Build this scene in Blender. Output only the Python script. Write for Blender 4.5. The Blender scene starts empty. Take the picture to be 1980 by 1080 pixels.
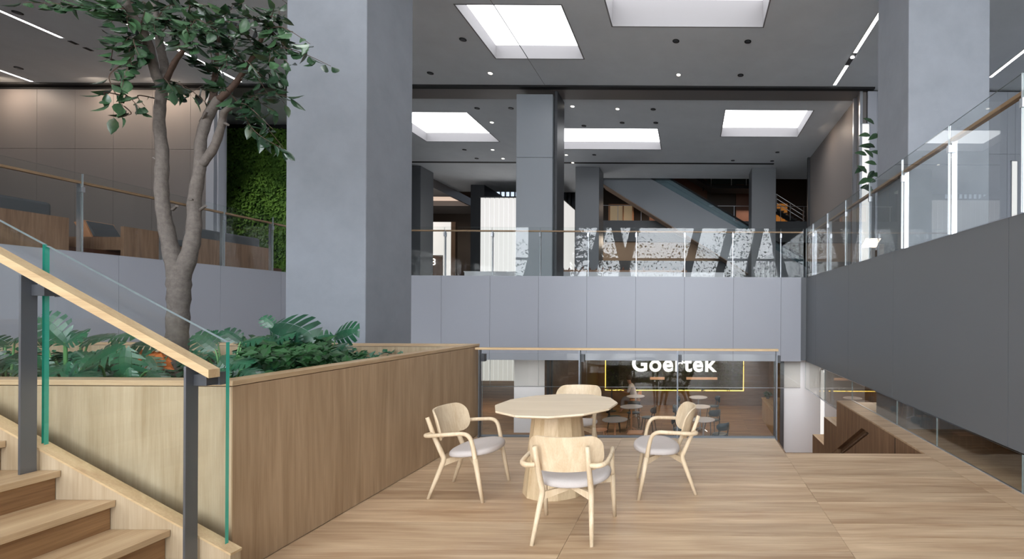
import bpy, bmesh, math, random
import numpy as np
from mathutils import Vector, Matrix, Euler
from mathutils.geometry import tessellate_polygon
R = random.Random(7)
sc = bpy.context.scene
COL = sc.collection
PI = math.pi

# ------------------------------------------------------------------ camera, world, light, exposure
FPX, VX, VY, EYE, ROLL = 935.0, 1335.0, 603.0, 1.55, 0.0052
cam_d = bpy.data.cameras.new('camera'); cam = bpy.data.objects.new('camera', cam_d); COL.objects.link(cam)
cam_d.sensor_width = 36.0; cam_d.lens = FPX / 1980 * 36.0
cam_d.shift_x = -(VX - 990) / 1980.0; cam_d.shift_y = (VY - 540) / 1980.0
cam_d.clip_start = 0.05; cam_d.clip_end = 300
cam.matrix_world = Matrix.Translation((0, 0, EYE)) @ Matrix.Rotation(PI/2, 4, 'X') @ Matrix.Rotation(ROLL, 4, 'Z')
sc.camera = cam
w = bpy.data.worlds.new('overcast_sky'); sc.world = w; w.use_nodes = True
bg = w.node_tree.nodes['Background']; bg.inputs[0].default_value = (0.9, 0.945, 1.0, 1); bg.inputs[1].default_value = 6.0
sc.view_settings.view_transform = 'Standard'; sc.view_settings.look = 'None'
sc.view_settings.gamma = 1; sc.view_settings.use_curve_mapping = False; sc.view_settings.exposure = 1.0
sc.cycles.use_denoising = True
sc.cycles.max_bounces = 8; sc.cycles.diffuse_bounces = 4; sc.cycles.glossy_bounces = 4
sc.cycles.transparent_max_bounces = 40; sc.cycles.sample_clamp_indirect = 6
SKYLIGHT_E = 2.0

def light(kind, name, loc, power, color=(1, 1, 1), rot=(0, 0, 0), size=1.0, size_y=None, spot=None, blend=.6):
    d = bpy.data.lights.new(name, kind); d.energy = power; d.color = color
    if kind == 'AREA':
        d.size = size
        if size_y: d.shape = 'RECTANGLE'; d.size_y = size_y
    elif kind == 'SPOT':
        d.spot_size = spot or 1.2; d.spot_blend = blend; d.shadow_soft_size = .06
    else: d.shadow_soft_size = size
    o = bpy.data.objects.new(name, d); COL.objects.link(o); o.location = loc; o.rotation_euler = rot
    return o
# daylight comes through the glazed front behind the camera: a portal guides its sampling
po = light('AREA', 'daylight_portal', (.5, -7.2, 4.0), 1, rot=(PI/2, 0, 0), size=24.5, size_y=9.0)
po.data.cycles.is_portal = True
WARM = (1.0, .80, .62)
# warm downlights that wash the far walls and the cafe
for x in (-20.0, -17.2, -15.4):
    light('AREA', 'wall_washer', (x, 13.6, 8.1), 14, WARM, (0.35, 0, 0), size=.4)
for y in (15.6, 17.4):
    light('AREA', 'wall_washer', (4.3, y, 8.1), 5, WARM, (0, -.3, 0), size=.4)
for x, y in ((-1.9, 14.3), (1.0, 14.6), (-1.0, 17.0), (1.6, 17.0)):
    light('AREA', 'cafe_ceiling_lamp', (x, y, .28), 9, WARM, size=.5)
light('AREA', 'passage_lamp', (-16.5, 26, 7.3), 70, WARM, size=1.5)
light('AREA', 'shop_lamp', (-2.5, 29.2, 7.9), 16, (1, .78, .6), size=1.5)
light('AREA', 'shop_lamp', (3.5, 29.0, 7.9), 22, (1, .74, .56), size=1.5)
light('AREA', 'gallery_lamp', (-3.9, 25.9, 5.3), 14, WARM, (-.5, 0, 0), size=.8)
light('SPOT', 'moss_spot', (-15.6, 15.3, 7.9), 210, (1, .95, .8), (0.25, -0.25, 0), spot=1.2, blend=1)
light('AREA', 'side_passage_fill', (3.7, 10.0, .25), 8, WARM, size=.6)  # unseen fill, raised to brighten the white lower wall
light('AREA', 'entrance_fill', (-4.7, 13.0, .28), 16, (1, .97, .95), size=.6)  # unseen fill lights, added to brighten the lower pillar, wall and floor
light('AREA', 'entrance_fill', (2.6, 11.6, .28), 7, (1, .97, .95), size=.5)
light('AREA', 'entrance_fill', (-7.5, 17.5, .28), 22, WARM, size=.8)

# ------------------------------------------------------------------ helpers
cr_, sr_ = math.cos(ROLL), math.sin(ROLL)
def at(px, py, Y=None, X=None, Z=None):
    """the world point seen at a pixel of the photograph, at a known distance, side plane or height"""
    dx, dy = px - VX, py - VY
    xi, yi = dx*cr_ + dy*sr_, -dx*sr_ + dy*cr_
    if Y is None: Y = X * FPX / xi if X is not None else (EYE - Z) * FPX / yi
    return Vector((xi*Y/FPX, Y, EYE - yi*Y/FPX))

ORI = {}
def origin(o):
    return ORI.get(o.name, Vector((0, 0, 0))) if o else Vector((0, 0, 0))
class MB:
    def __init__(s): s.v = []; s.f = []; s.m = []
    def add(s, vs, fs, mi=0):
        b = len(s.v); s.v += [tuple(p) for p in vs]
        for f in fs: s.f.append(tuple(b+i for i in f)); s.m.append(mi)
        return s
    def box(s, x0, x1, y0, y1, z0, z1, mi=0, mis=None):
        if x0 > x1: x0, x1 = x1, x0
        if y0 > y1: y0, y1 = y1, y0
        if z0 > z1: z0, z1 = z1, z0
        vs = [(x0,y0,z0),(x1,y0,z0),(x1,y1,z0),(x0,y1,z0),(x0,y0,z1),(x1,y0,z1),(x1,y1,z1),(x0,y1,z1)]
        fs = [(0,3,2,1),(4,5,6,7),(0,1,5,4),(1,2,6,5),(2,3,7,6),(3,0,4,7)]   # -z +z -y +x +y -x
        b = len(s.v); s.v += vs
        for i, f in enumerate(fs): s.f.append(tuple(b+k for k in f)); s.m.append(mis[i] if mis else mi)
        return s
    def prism(s, pts, axis, a, b, mi=0, side=None):
        """pts: 2-D outline; axis y: (x,z) pts, axis x: (y,z) pts, axis z: (x,y) pts"""
        def P(p, t):
            return (p[0], t, p[1]) if axis == 'y' else (t, p[0], p[1]) if axis == 'x' else (p[0], p[1], t)
        n = len(pts); base = len(s.v)
        s.v += [P(p, a) for p in pts] + [P(p, b) for p in pts]
        s.f.append(tuple(base+i for i in range(n))); s.m.append(mi)
        s.f.append(tuple(base+n+i for i in reversed(range(n)))); s.m.append(mi)
        for i in range(n):
            j = (i+1) % n
            s.f.append((base+j, base+i, base+n+i, base+n+j)); s.m.append(mi if side is None else side)
        return s
    def tube(s, path, rad, n=8, mi=0, cap=True):
        path = [Vector(p) for p in path]
        if not hasattr(rad, '__len__'): rad = [rad]*len(path)
        rings = []; up = None
        for i, p in enumerate(path):
            t = (path[min(i+1, len(path)-1)] - path[max(i-1, 0)]).normalized()
            if up is None:
                up = Vector((0, 0, 1)) if abs(t.z) < .9 else Vector((1, 0, 0))
            a = (up - t*up.dot(t)).normalized(); up = a; b = t.cross(a)
            rings.append([p + (a*math.cos(2*PI*k/n) + b*math.sin(2*PI*k/n))*rad[i] for k in range(n)])
        base = len(s.v)
        for r in rings: s.v += [tuple(q) for q in r]
        for i in range(len(path)-1):
            for k in range(n):
                a0 = base+i*n+k; a1 = base+i*n+(k+1) % n
                s.f.append((a0, a1, a1+n, a0+n)); s.m.append(mi)
        if cap:
            s.f.append(tuple(base+k for k in reversed(range(n)))); s.m.append(mi)
            e = base+(len(path)-1)*n
            s.f.append(tuple(e+k for k in range(n))); s.m.append(mi)
        return s
    def lathe(s, cx, cy, prof, n=24, mi=0, ph=0):
        base = len(s.v)
        for r, z in prof:
            s.v += [(cx+r*math.cos(ph+2*PI*k/n), cy+r*math.sin(ph+2*PI*k/n), z) for k in range(n)]
        for i in range(len(prof)-1):
            for k in range(n):
                a0 = base+i*n+k; a1 = base+i*n+(k+1) % n
                s.f.append((a0, a1, a1+n, a0+n)); s.m.append(mi)
        s.f.append(tuple(base+k for k in reversed(range(n)))); s.m.append(mi)
        e = base+(len(prof)-1)*n
        s.f.append(tuple(e+k for k in range(n))); s.m.append(mi)
        return s
    def mesh(s, name, mats, off=(0, 0, 0), smooth=False):
        me = bpy.data.meshes.new(name)
        ox, oy, oz = off
        me.from_pydata([(x-ox, y-oy, z-oz) for x, y, z in s.v], [], s.f)
        mats = mats if isinstance(mats, (list, tuple)) else [mats]
        for m in mats: me.materials.append(m)
        if len(mats) > 1: me.polygons.foreach_set('material_index', s.m)
        if smooth: me.polygons.foreach_set('use_smooth', [True]*len(me.polygons))
        me.update(); return me
    def build(s, name, mats, parent=None, smooth=False, bev=0, fix=False):
        loc = origin(parent)
        me = s.mesh(name, mats, loc, smooth)
        if fix:
            bm = bmesh.new(); bm.from_mesh(me); bmesh.ops.recalc_face_normals(bm, faces=bm.faces); bm.to_mesh(me); bm.free()
        o = bpy.data.objects.new(name, me); COL.objects.link(o)
        if parent: o.parent = parent; ORI[o.name] = loc
        if bev:
            md = o.modifiers.new('bevel', 'BEVEL'); md.width = bev; md.segments = 3; md.limit_method = 'ANGLE'; md.angle_limit = .6
            me.polygons.foreach_set('use_smooth', [True]*len(me.polygons))
            md.harden_normals = True
        return o
def box(*a, **k): return MB().box(*a, **k)
def tag(o, label=None, cat=None, group=None, kind=None):
    if label: o['label'] = label
    if cat: o['category'] = cat
    if group: o['group'] = group
    if kind: o['kind'] = kind
    return o
def thing(name, label, cat, loc=(0, 0, 0), group=None):
    o = bpy.data.objects.new(name, None); COL.objects.link(o); o.location = loc
    o.empty_display_size = .1; ORI[o.name] = Vector(loc)
    return tag(o, label, cat, group)
KIDS = {}
def copy_tree(o, parent=None):
    c = o.copy(); COL.objects.link(c); c.parent = parent
    for ch in [x for x in ALLK(o)]: copy_tree(ch, c)
    return c
def ALLK(o): return [x for x in o.children]
def struct(name, mb, mats, parent=None, **k):
    o = mb.build(name, mats, parent, **k)
    if not parent: o['kind'] = 'structure'
    return o
def pivot(o, p):
    """moves the origin of a mesh object to p without moving its shape"""
    p = Vector(p) - Vector(o.location); o.data.transform(Matrix.Translation(-p)); o.location = Vector(o.location) + p
    return o

# ------------------------------------------------------------------ materials
def nt(name):
    m = bpy.data.materials.new(name); m.use_nodes = True
    t = m.node_tree; return m, t, t.nodes['Principled BSDF']
def lin(c):
    return tuple((x/255/12.92 if x/255 <= .04045 else ((x/255+.055)/1.055)**2.4) for x in c)
def plain(name, rgb, rough=.5, metal=0.0, spec=.5, noise=0, nscale=3, emit=None, es=0, bump=0):
    m, t, p = nt(name); c = lin(rgb)
    p.inputs['Base Color'].default_value = (*c, 1); p.inputs['Roughness'].default_value = rough
    p.inputs['Metallic'].default_value = metal; p.inputs['Specular IOR Level'].default_value = spec
    if noise or bump:
        tc = t.nodes.new('ShaderNodeTexCoord'); n = t.nodes.new('ShaderNodeTexNoise')
        n.inputs['Scale'].default_value = nscale; n.inputs['Detail'].default_value = 6; n.inputs['Roughness'].default_value = .65
        t.links.new(tc.outputs['Object'], n.inputs['Vector'])
        if noise:
            r = t.nodes.new('ShaderNodeValToRGB'); t.links.new(n.outputs['Fac'], r.inputs[0])
            r.color_ramp.elements[0].position = .3; r.color_ramp.elements[1].position = .7
            r.color_ramp.elements[0].color = (*[x*(1-noise) for x in c], 1); r.color_ramp.elements[1].color = (*[min(1, x*(1+noise)) for x in c], 1)
            t.links.new(r.outputs[0], p.inputs['Base Color'])
        if bump:
            b = t.nodes.new('ShaderNodeBump'); b.inputs['Strength'].default_value = bump; b.inputs['Distance'].default_value = .01
            t.links.new(n.outputs['Fac'], b.inputs['Height']); t.links.new(b.outputs[0], p.inputs['Normal'])
    if emit:
        p.inputs['Emission Color'].default_value = (*lin(emit), 1); p.inputs['Emission Strength'].default_value = es
    return m
def wood(name, ca, cb, axis='x', rough=.42, rnd=.12, across=9.0, along=.7, spec=.4, bump=.08, boards=None):
    m, t, p = nt(name); N = t.nodes.new; L = t.links.new
    tc = N('ShaderNodeTexCoord'); oi = N('ShaderNodeObjectInfo')
    add = N('ShaderNodeVectorMath'); add.operation = 'ADD'
    sc_ = N('ShaderNodeVectorMath'); sc_.operation = 'SCALE'; sc_.inputs[0].default_value = (13.1, 17.7, 11.3)
    L(oi.outputs['Random'], sc_.inputs['Scale']); L(tc.outputs['Object'], add.inputs[0]); L(sc_.outputs[0], add.inputs[1])
    def mp(al, ac):
        q = N('ShaderNodeMapping'); q.inputs['Scale'].default_value = tuple(al if k == axis else ac for k in 'xyz')
        L(add.outputs[0], q.inputs[0]); return q
    n1 = N('ShaderNodeTexNoise'); n1.inputs['Scale'].default_value = 1; n1.inputs['Detail'].default_value = 5
    n1.inputs['Distortion'].default_value = .9; n1.inputs['Roughness'].default_value = .62
    L(mp(along, across).outputs[0], n1.inputs['Vector'])
    wv = N('ShaderNodeTexNoise'); wv.inputs['Scale'].default_value = 1; wv.inputs['Detail'].default_value = 2
    L(mp(along*.5, across*.35).outputs[0], wv.inputs['Vector'])
    sn = N('ShaderNodeMath'); sn.operation = 'MULTIPLY'; sn.inputs[1].default_value = 60; L(wv.outputs['Fac'], sn.inputs[0])
    s2 = N('ShaderNodeMath'); s2.operation = 'SINE'; L(sn.outputs[0], s2.inputs[0])
    n2 = N('ShaderNodeTexNoise'); n2.inputs['Scale'].default_value = 1; n2.inputs['Detail'].default_value = 3
    L(mp(along*5, across*16).outputs[0], n2.inputs['Vector'])
    a1 = N('ShaderNodeMath'); a1.operation = 'MULTIPLY_ADD'; L(s2.outputs[0], a1.inputs[0]); a1.inputs[1].default_value = .045; L(n1.outputs['Fac'], a1.inputs[2])
    a2 = N('ShaderNodeMath'); a2.operation = 'MULTIPLY_ADD'; L(n2.outputs['Fac'], a2.inputs[0]); a2.inputs[1].default_value = .5; L(a1.outputs[0], a2.inputs[2])
    r = N('ShaderNodeValToRGB'); L(a2.outputs[0], r.inputs[0])
    r.color_ramp.elements[0].position = .5; r.color_ramp.elements[1].position = 1.0
    r.color_ramp.elements[0].color = (*lin(cb), 1); r.color_ramp.elements[1].color = (*lin(ca), 1)
    col = r.outputs[0]
    if boards:
        br = N('ShaderNodeTexBrick'); br.inputs['Scale'].default_value = 1; br.inputs['Mortar Size'].default_value = .004
        br.inputs['Brick Width'].default_value = boards[0]; br.inputs['Row Height'].default_value = boards[1]
        br.inputs['Color1'].default_value = (1, 1, 1, 1); br.inputs['Color2'].default_value = (.74, .74, .74, 1); br.inputs['Mortar'].default_value = (.35, .35, .35, 1)
        L(tc.outputs['Object'], br.inputs['Vector'])
        mx = N('ShaderNodeMixRGB'); mx.blend_type = 'MULTIPLY'; mx.inputs[0].default_value = 1; L(col, mx.inputs[1]); L(br.outputs[0], mx.inputs[2]); col = mx.outputs[0]
    hv = N('ShaderNodeHueSaturation'); L(col, hv.inputs['Color'])
    v = N('ShaderNodeMath'); v.operation = 'MULTIPLY_ADD'; L(oi.outputs['Random'], v.inputs[0]); v.inputs[1].default_value = 2*rnd; v.inputs[2].default_value = 1-rnd
    L(v.outputs[0], hv.inputs['Value']); L(hv.outputs[0], p.inputs['Base Color'])
    p.inputs['Roughness'].default_value = rough; p.inputs['Specular IOR Level'].default_value = spec
    b = N('ShaderNodeBump'); b.inputs['Strength'].default_value = bump; b.inputs['Distance'].default_value = .002
    L(n2.outputs['Fac'], b.inputs['Height']); L(b.outputs[0], p.inputs['Normal'])
    return m
def glass(name, tint=(.97, .985, .98), k=.021):
    m = bpy.data.materials.new(name); m.use_nodes = True; t = m.node_tree; t.nodes.clear(); N = t.nodes.new; L = t.links.new
    out = N('ShaderNodeOutputMaterial'); tr = N('ShaderNodeBsdfTransparent'); gl = N('ShaderNodeBsdfGlossy'); mx = N('ShaderNodeMixShader')
    tr.inputs[0].default_value = (*tint, 1); gl.inputs['Roughness'].default_value = 0.0; gl.inputs[0].default_value = (1, 1, 1, 1)
    lw = N('ShaderNodeLayerWeight'); lw.inputs[0].default_value = .5
    pw = N('ShaderNodeMath'); pw.operation = 'POWER'; pw.inputs[1].default_value = 5; L(lw.outputs['Facing'], pw.inputs[0])
    ma = N('ShaderNodeMath'); ma.operation = 'MULTIPLY_ADD'; L(pw.outputs[0], ma.inputs[0]); ma.inputs[1].default_value = 1-k; ma.inputs[2].default_value = k
    L(ma.outputs[0], mx.inputs[0]); L(tr.outputs[0], mx.inputs[1]); L(gl.outputs[0], mx.inputs[2]); L(mx.outputs[0], out.inputs[0])
    return m
def leafmat(name, a, b, rough=.32, spec=.6):
    m, t, p = nt(name); N = t.nodes.new; L = t.links.new
    oi = N('ShaderNodeObjectInfo'); tc = N('ShaderNodeTexCoord'); n = N('ShaderNodeTexNoise'); n.inputs['Scale'].default_value = 2.3
    L(tc.outputs['Object'], n.inputs['Vector'])
    ad = N('ShaderNodeMath'); ad.operation = 'MULTIPLY_ADD'; L(oi.outputs['Random'], ad.inputs[0]); ad.inputs[1].default_value = .6; L(n.outputs['Fac'], ad.inputs[2])
    r = N('ShaderNodeValToRGB'); L(ad.outputs[0], r.inputs[0]); r.color_ramp.elements[0].position = .3; r.color_ramp.elements[1].position = 1.1
    r.color_ramp.elements[0].color = (*lin(a), 1); r.color_ramp.elements[1].color = (*lin(b), 1)
    L(r.outputs[0], p.inputs['Base Color']); p.inputs['Roughness'].default_value = rough; p.inputs['Specular IOR Level'].default_value = spec
    return m

M = {}
M['floor'] = wood('oak_floor', (208, 182, 150), (158, 126, 96), 'x', rough=.34, rnd=.09, across=7, along=.55)
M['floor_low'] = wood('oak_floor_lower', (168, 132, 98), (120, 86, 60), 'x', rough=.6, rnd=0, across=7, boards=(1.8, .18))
M['oak_z'] = wood('oak_panel_upright', (176, 150, 120), (144, 118, 90), 'z', rough=.5, rnd=.05, across=11)
M['oak_pale_z'] = wood('pale_oak_upright', (180, 162, 136), (152, 132, 104), 'z', rough=.5, rnd=.04, across=10)
M['oak_x'] = wood('oak_board_along_x', (192, 168, 136), (162, 134, 104), 'x', rough=.45, rnd=.05)
M['oak_y'] = wood('oak_board_along_y', (190, 166, 132), (156, 126, 94), 'y', rough=.45, rnd=.05)
M['riser'] = wood('oak_riser', (160, 124, 86), (112, 80, 52), 'y', rough=.5, rnd=.05)
M['rail'] = wood('pale_oak_rail', (196, 172, 134), (170, 142, 106), 'x', rough=.45, rnd=0)
M['rail_dark'] = wood('brown_oak_rail', (176, 144, 112), (138, 106, 78), 'x', rough=.4, rnd=0)
M['rail_dark_y'] = wood('brown_oak_rail_y', (176, 144, 112), (138, 106, 78), 'y', rough=.4, rnd=0)
M['chairwood'] = wood('blond_ash', (220, 202, 174), (196, 172, 140), 'z', rough=.42, rnd=.03, across=14, along=1.2)
M['tablewood'] = wood('blond_ash_top', (226, 208, 182), (202, 182, 154), 'x', rough=.42, rnd=.02, across=14, along=.8)
M['basewood'] = wood('blond_ash_base', (212, 190, 156), (184, 158, 122), 'z', rough=.45, rnd=.02, across=16, along=1.0)
M['walnut'] = wood('brown_oak_wall', (150, 118, 90), (108, 80, 58), 'z', rough=.5, rnd=.06, across=10)
M['walnut_x'] = wood('brown_oak_wall_x', (120, 92, 70), (84, 62, 46), 'x', rough=.5, rnd=.04, across=6)
M['bench'] = wood('brown_oak_bench', (160, 128, 104), (122, 92, 72), 'z', rough=.5, rnd=.05, across=10)
M['fabric'] = plain('warm_grey_fabric', (192, 184, 180), .9, spec=.1, noise=.06, nscale=220, bump=.25)
M['panel'] = plain('grey_coated_panel', (172, 175, 184), .42, spec=.4)
M['panel_d'] = plain('dark_and_shaded_grey_panel', (108, 111, 115), .42, spec=.4)  # dark grey parts, and the right fascia with shade put into its colour
M['clad'] = plain('mid_grey_cladding', (138, 143, 149), .35, spec=.5)
M['wall_panel'] = plain('taupe_wall_panel', (126, 120, 118), .5, spec=.3)
M['ceiling'] = plain('grey_plaster_ceiling', (224, 228, 232), .85, spec=.2, noise=.04, nscale=1.2)
M['ceil_trim'] = plain('bronze_grey_soffit', (122, 116, 114), .45, spec=.4)
M['concrete'] = plain('grey_render', (138, 142, 149), .85, spec=.2, noise=.07, nscale=2.2, bump=.05)
M['slot'] = plain('black_slot', (22, 22, 24), .7)
M['dark'] = plain('charcoal_metal', (58, 60, 64), .45, spec=.5)
M['steel_d'] = plain('blackened_steel', (112, 116, 122), .38, metal=.75)
M['steel'] = plain('brushed_steel', (205, 208, 214), .28, metal=.85)
M['white'] = plain('white_paint', (226, 226, 230), .6)
M['reveal'] = plain('pale_reveal', (138, 136, 138), .7)
M['lightbox'] = plain('backlit_channel_glass', (176, 176, 178), .6, emit=(255, 252, 248), es=.37)
M['diffuser'] = plain('stretched_light_ceiling', (250, 250, 252), .6, emit=(250, 252, 255), es=SKYLIGHT_E)
M['strip'] = plain('lit_strip_diffuser', (255, 255, 255), .5, emit=(255, 253, 250), es=5)
M['strip_warm'] = plain('warm_led', (255, 230, 140), .5, emit=(255, 214, 90), es=2)
M['sign'] = plain('lit_white_letter', (255, 255, 255), .5, emit=(255, 255, 255), es=.9)
M['cream'] = plain('cream_lit_coffer', (235, 215, 198), .7, emit=(255, 226, 204), es=.34)
M['glass'] = glass('clear_glass'); M['glass_s'] = glass('clear_glass_strip', (.9, .9, .88), k=.06)
M['edge'] = plain('green_glass_edge', (52, 160, 140), .15, spec=.8); M['edge_pale'] = plain('pale_glass_edge', (140, 154, 156), .2, spec=.8)
M['bark'] = plain('grey_bark', (104, 97, 92), .85, spec=.2, noise=.25, nscale=26, bump=.7)
M['bark2'] = plain('brown_bark', (84, 68, 60), .8, spec=.2, noise=.2, nscale=30, bump=.5)
M['leaf'] = leafmat('ficus_leaf', (22, 40, 31), (66, 98, 66), .25, .8)
M['leaf_p'] = leafmat('ficus_leaf_dark', (10, 24, 18), (30, 56, 34), .4, .4)
M['monst'] = leafmat('monstera_leaf', (10, 44, 32), (40, 92, 64), .3, .6)
M['fern'] = leafmat('undergrowth_leaf', (10, 36, 24), (38, 80, 40), .45, .4)
M['moss'] = leafmat('moss_wall_leaf', (24, 62, 26), (98, 136, 52), .7, .2)
M['moss_d'] = leafmat('dark_moss_leaf', (16, 32, 22), (60, 76, 40), .7, .2)
M['orange'] = plain('orange_leaf', (214, 120, 60), .6)
M['stem'] = plain('green_stalk', (92, 140, 84), .45)
M['soil'] = plain('dark_soil', (44, 34, 28), .95, noise=.4, nscale=30, bump=.6)
M['teal'] = plain('dark_teal_lacquer', (30, 58, 70), .35)
M['black'] = plain('black_lacquer', (20, 20, 22), .4)
M['greytop'] = plain('grey_laminate', (150, 148, 150), .4)
M['cushion'] = plain('charcoal_fabric', (92, 94, 98), .9, spec=.1, noise=.08, nscale=120)
M['leather'] = plain('brown_leather', (92, 58, 44), .45)
M['tan'] = plain('tan_plywood', (196, 142, 104), .5)
M['copper'] = plain('copper_shade', (214, 160, 130), .35, metal=.5, emit=(255, 196, 150), es=.25)
M['brownpanel'] = plain('brown_lacquer', (120, 96, 78), .5)
M['ground'] = plain('pale_bounce_ground', (196, 196, 192), .9, noise=.1, nscale=.6)  # unseen ground outside, made pale to bounce daylight onto the ceiling

# ------------------------------------------------------------------ levels and planes
ZU, ZC, ZB, ZL = 2.43, 8.2, .335, -2.05       # upper floor, ceiling, underside of upper floor, lower floor
XR, XL, YF = 2.90, -9.4, 12.06                 # faces of the right, left and far galleries

# ---- platform floor with its planks
fl = MB()
fl.box(-12, 1.06, -7, 5.98, ZL, -.02); fl.box(1.06, 2.6, -7, 5.34, ZL, -.02); fl.box(2.6, 3.3, -7, 5.34, ZL, -.02)
floor = struct('floor', fl, M['floor'])
ypos = 1.30
edges = [-2.648, -.83, 1.05, 2.60]
row = 0
while ypos < 5.95:
    y1 = min(ypos + .205, 5.975)
    for a, b in zip(edges[:-1], edges[1:]):
        yy = y1
        if a > 1.0:
            if ypos > 5.3: continue
            yy = min(y1, 5.335)
        x0 = a
        if a < -2 and ypos < 2.7: x0 = -2.50
        box(x0+.0012, b-.0012, ypos+.001, yy-.001, -.021, 0 + .0006*((row*7+int(a*3)) % 3)).build('plank', M['floor'], floor)
    ypos = y1; row += 1
ypos = 3.2
while ypos < 8.5:
    y1 = min(ypos + .205*4, 8.57)
    box(2.602, 2.865, ypos+.001, y1-.001, -.021, 0).build('plank', M['floor'], floor); ypos = y1
box(2.602, 3.28, 1.3, 3.199, -.021, 0).build('plank', M['floor'], floor)
# lower floor
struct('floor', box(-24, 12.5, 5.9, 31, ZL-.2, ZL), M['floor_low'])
struct('trim_1', box(-2.62, 1.08, 5.95, 6.03, -.03, .012), M['steel_d'])

# ---- ceiling with openings for the light boxes
SKY = [(-5.16, -2.84, 3.6, 5.9, .34), (-1.86, 1.66, 2.6, 5.0, .62), (-5.16, -2.84, -3.0, -.8, .34), (-1.86, 1.66, -3.4, -1.0, .34), (-5.16, -2.84, 10.5, 12.74, .34), (-1.86, 1.66, 8.9, 11.28, .62), (-10.4, -7.53, 16.2, 19.0, .33), (-6.2, -1.22, 17.56, 19.8, .3), (1.11, 4.02, 15.9, 18.3, .33)]
xs = sorted({-24.0, 12.5} | {v for s in SKY for v in s[:2]}); ys = sorted({-7.5, 24.1} | {v for s in SKY for v in s[2:4]})
cb = MB()
for i in range(len(xs)-1):
    for j in range(len(ys)-1):
        mx, my = (xs[i]+xs[i+1])/2, (ys[j]+ys[j+1])/2
        if any(s[0] < mx < s[1] and s[2] < my < s[3] for s in SKY): continue
        x0, x1, y0, y1 = xs[i], xs[i+1], ys[j], ys[j+1]
        cb.add([(x0, y0, ZC), (x0, y1, ZC), (x1, y1, ZC), (x1, y0, ZC)], [(0, 1, 2, 3)])
struct('roof_slab', box(-24, 12.5, -7.5, 24.1, ZC+.75, ZC+.85), M['ceiling']); cb.box(-24, -5.6, 24.1, 27.0, ZC, ZC+.1)
ceiling = struct('ceiling', cb, M['ceiling'])
labs = ['light box out of the photo overhead, %s' % q for q in ('above the stair', 'above the round table', 'behind the viewer at left', 'behind the viewer at right')] + ['square white light box in the front ceiling, left one beside the tall concrete column',
        'wide white light box cut off by the photo top, with deep pale reveal',
        'white light box in the rear ceiling, leftmost, meeting the tall column edge',
        'long low white light box in the rear ceiling right of the grey clad column',
        'white light box in the rear ceiling, rightmost, near the side wall']
for s, lb in zip(SKY, labs):
    x0, x1, y0, y1, h = s
    t = thing('skylight', lb, 'skylight', ((x0+x1)/2, (y0+y1)/2, ZC))
    m = MB(); e = .012
    m.box(x0-.02, x0+e, y0-.02, y1+.02, ZC-.004, ZC+h); m.box(x1-e, x1+.02, y0-.02, y1+.02, ZC-.004, ZC+h)
    m.box(x0, x1, y0-.02, y0+e, ZC-.004, ZC+h); m.box(x0, x1, y1-e, y1+.02, ZC-.004, ZC+h)
    m.build('reveal', M['reveal'], t)
    box(x0, x1, y0, y1, ZC+h+.01, ZC+h+.03).build('diffuser', M['diffuser'], t)
# slots, soffit band and fine joints
struct('trim_2', box(-24, 5.4, 14.22, 14.40, ZC-.05, ZC+.02), M['slot'])
struct('trim_3', box(-14.2, 5.06, 14.40, 15.1, ZC-.035, ZC+.02), M['ceil_trim'])
struct('trim_4', box(-14.2, 3.7, 21.55, 21.72, ZC-.012, ZC+.02), M['slot'])
struct('trim_5', box(-4.32, -4.312, -2, 14.2, ZC-.002, ZC+.02), M['slot'])
struct('trim_6', box(-8.8, -8.79, -2, 14.2, ZC-.002, ZC+.02), M['slot'])

# ---- shell walls far away
struct('wall_left', box(-24.2, -24, -7.5, 31, ZL, 11.3), M['wall_panel'])
struct('wall_right', box(12.5, 12.7, -7.5, 31, ZL, 11.3), M['wall_panel'])
struct('wall_back', box(-24, 12.5, 31, 31.2, ZL, 12), plain('dark_brown_wall', (66, 54, 46), .6))
struct('ceiling', box(-24, 12.5, 24.1, 31, 11.0, 11.2), M['ceil_trim'])
struct('wall_front_with_light_block', MB().box(-24, -11.5, -7.6, -7.3, ZL, 9).box(-24, 12.5, -7.6, -7.3, ZL, .05).box(-24, 12.5, -7.6, -7.3, 8.2, 9.2), M['dark'])  # solid left part is unseen, added to block daylight from that side
struct('wall_upstand', box(-24, 12.5, 24.02, 24.12, ZC+.02, 11.2), M['ceiling'])
# slanted struts of the glazed front behind the camera, as the rail glass mirrors them
fb = MB()
x = -22.0; k = 0
while x < 12:
    d = (1.6, 1.7, 1.5, 1.6, -1.5)[k % 5]
    fb.prism([(x, 0.05), (x+.55, 0.05), (x+.55+d*1.25, 8.2), (x+d*1.25, 8.2)], 'y', -7.55, -7.15); x += 2.05; k += 1
fb.box(-24, 12.5, -7.5, -7.35, 4.9, 5.05)
struct('window_1', fb, M['dark'])
struct('ground', box(-60, 50, -50, -7.6, ZL-.3, -.1), M['ground'])
OUTSIDE = True

# ---- upper floor slabs
sl = MB(); sl.box(-24, 12.5, YF+.06, 24.1, ZB+.02, ZU-.002); sl.box(-24, -10.92, 24.1, 31, ZB+.02, ZU-.002); sl.box(-6.5, 12.5, 24.1, 31, ZB+.02, ZU-.002); sl.box(XR+.06, 12.5, -7.5, YF+.1, ZB+.02, ZU-.002); sl.box(-24, XL-.06, -7.5, YF+.1, ZB+.02, ZU-.002)
struct('floor', sl, M['panel_d'])

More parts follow.
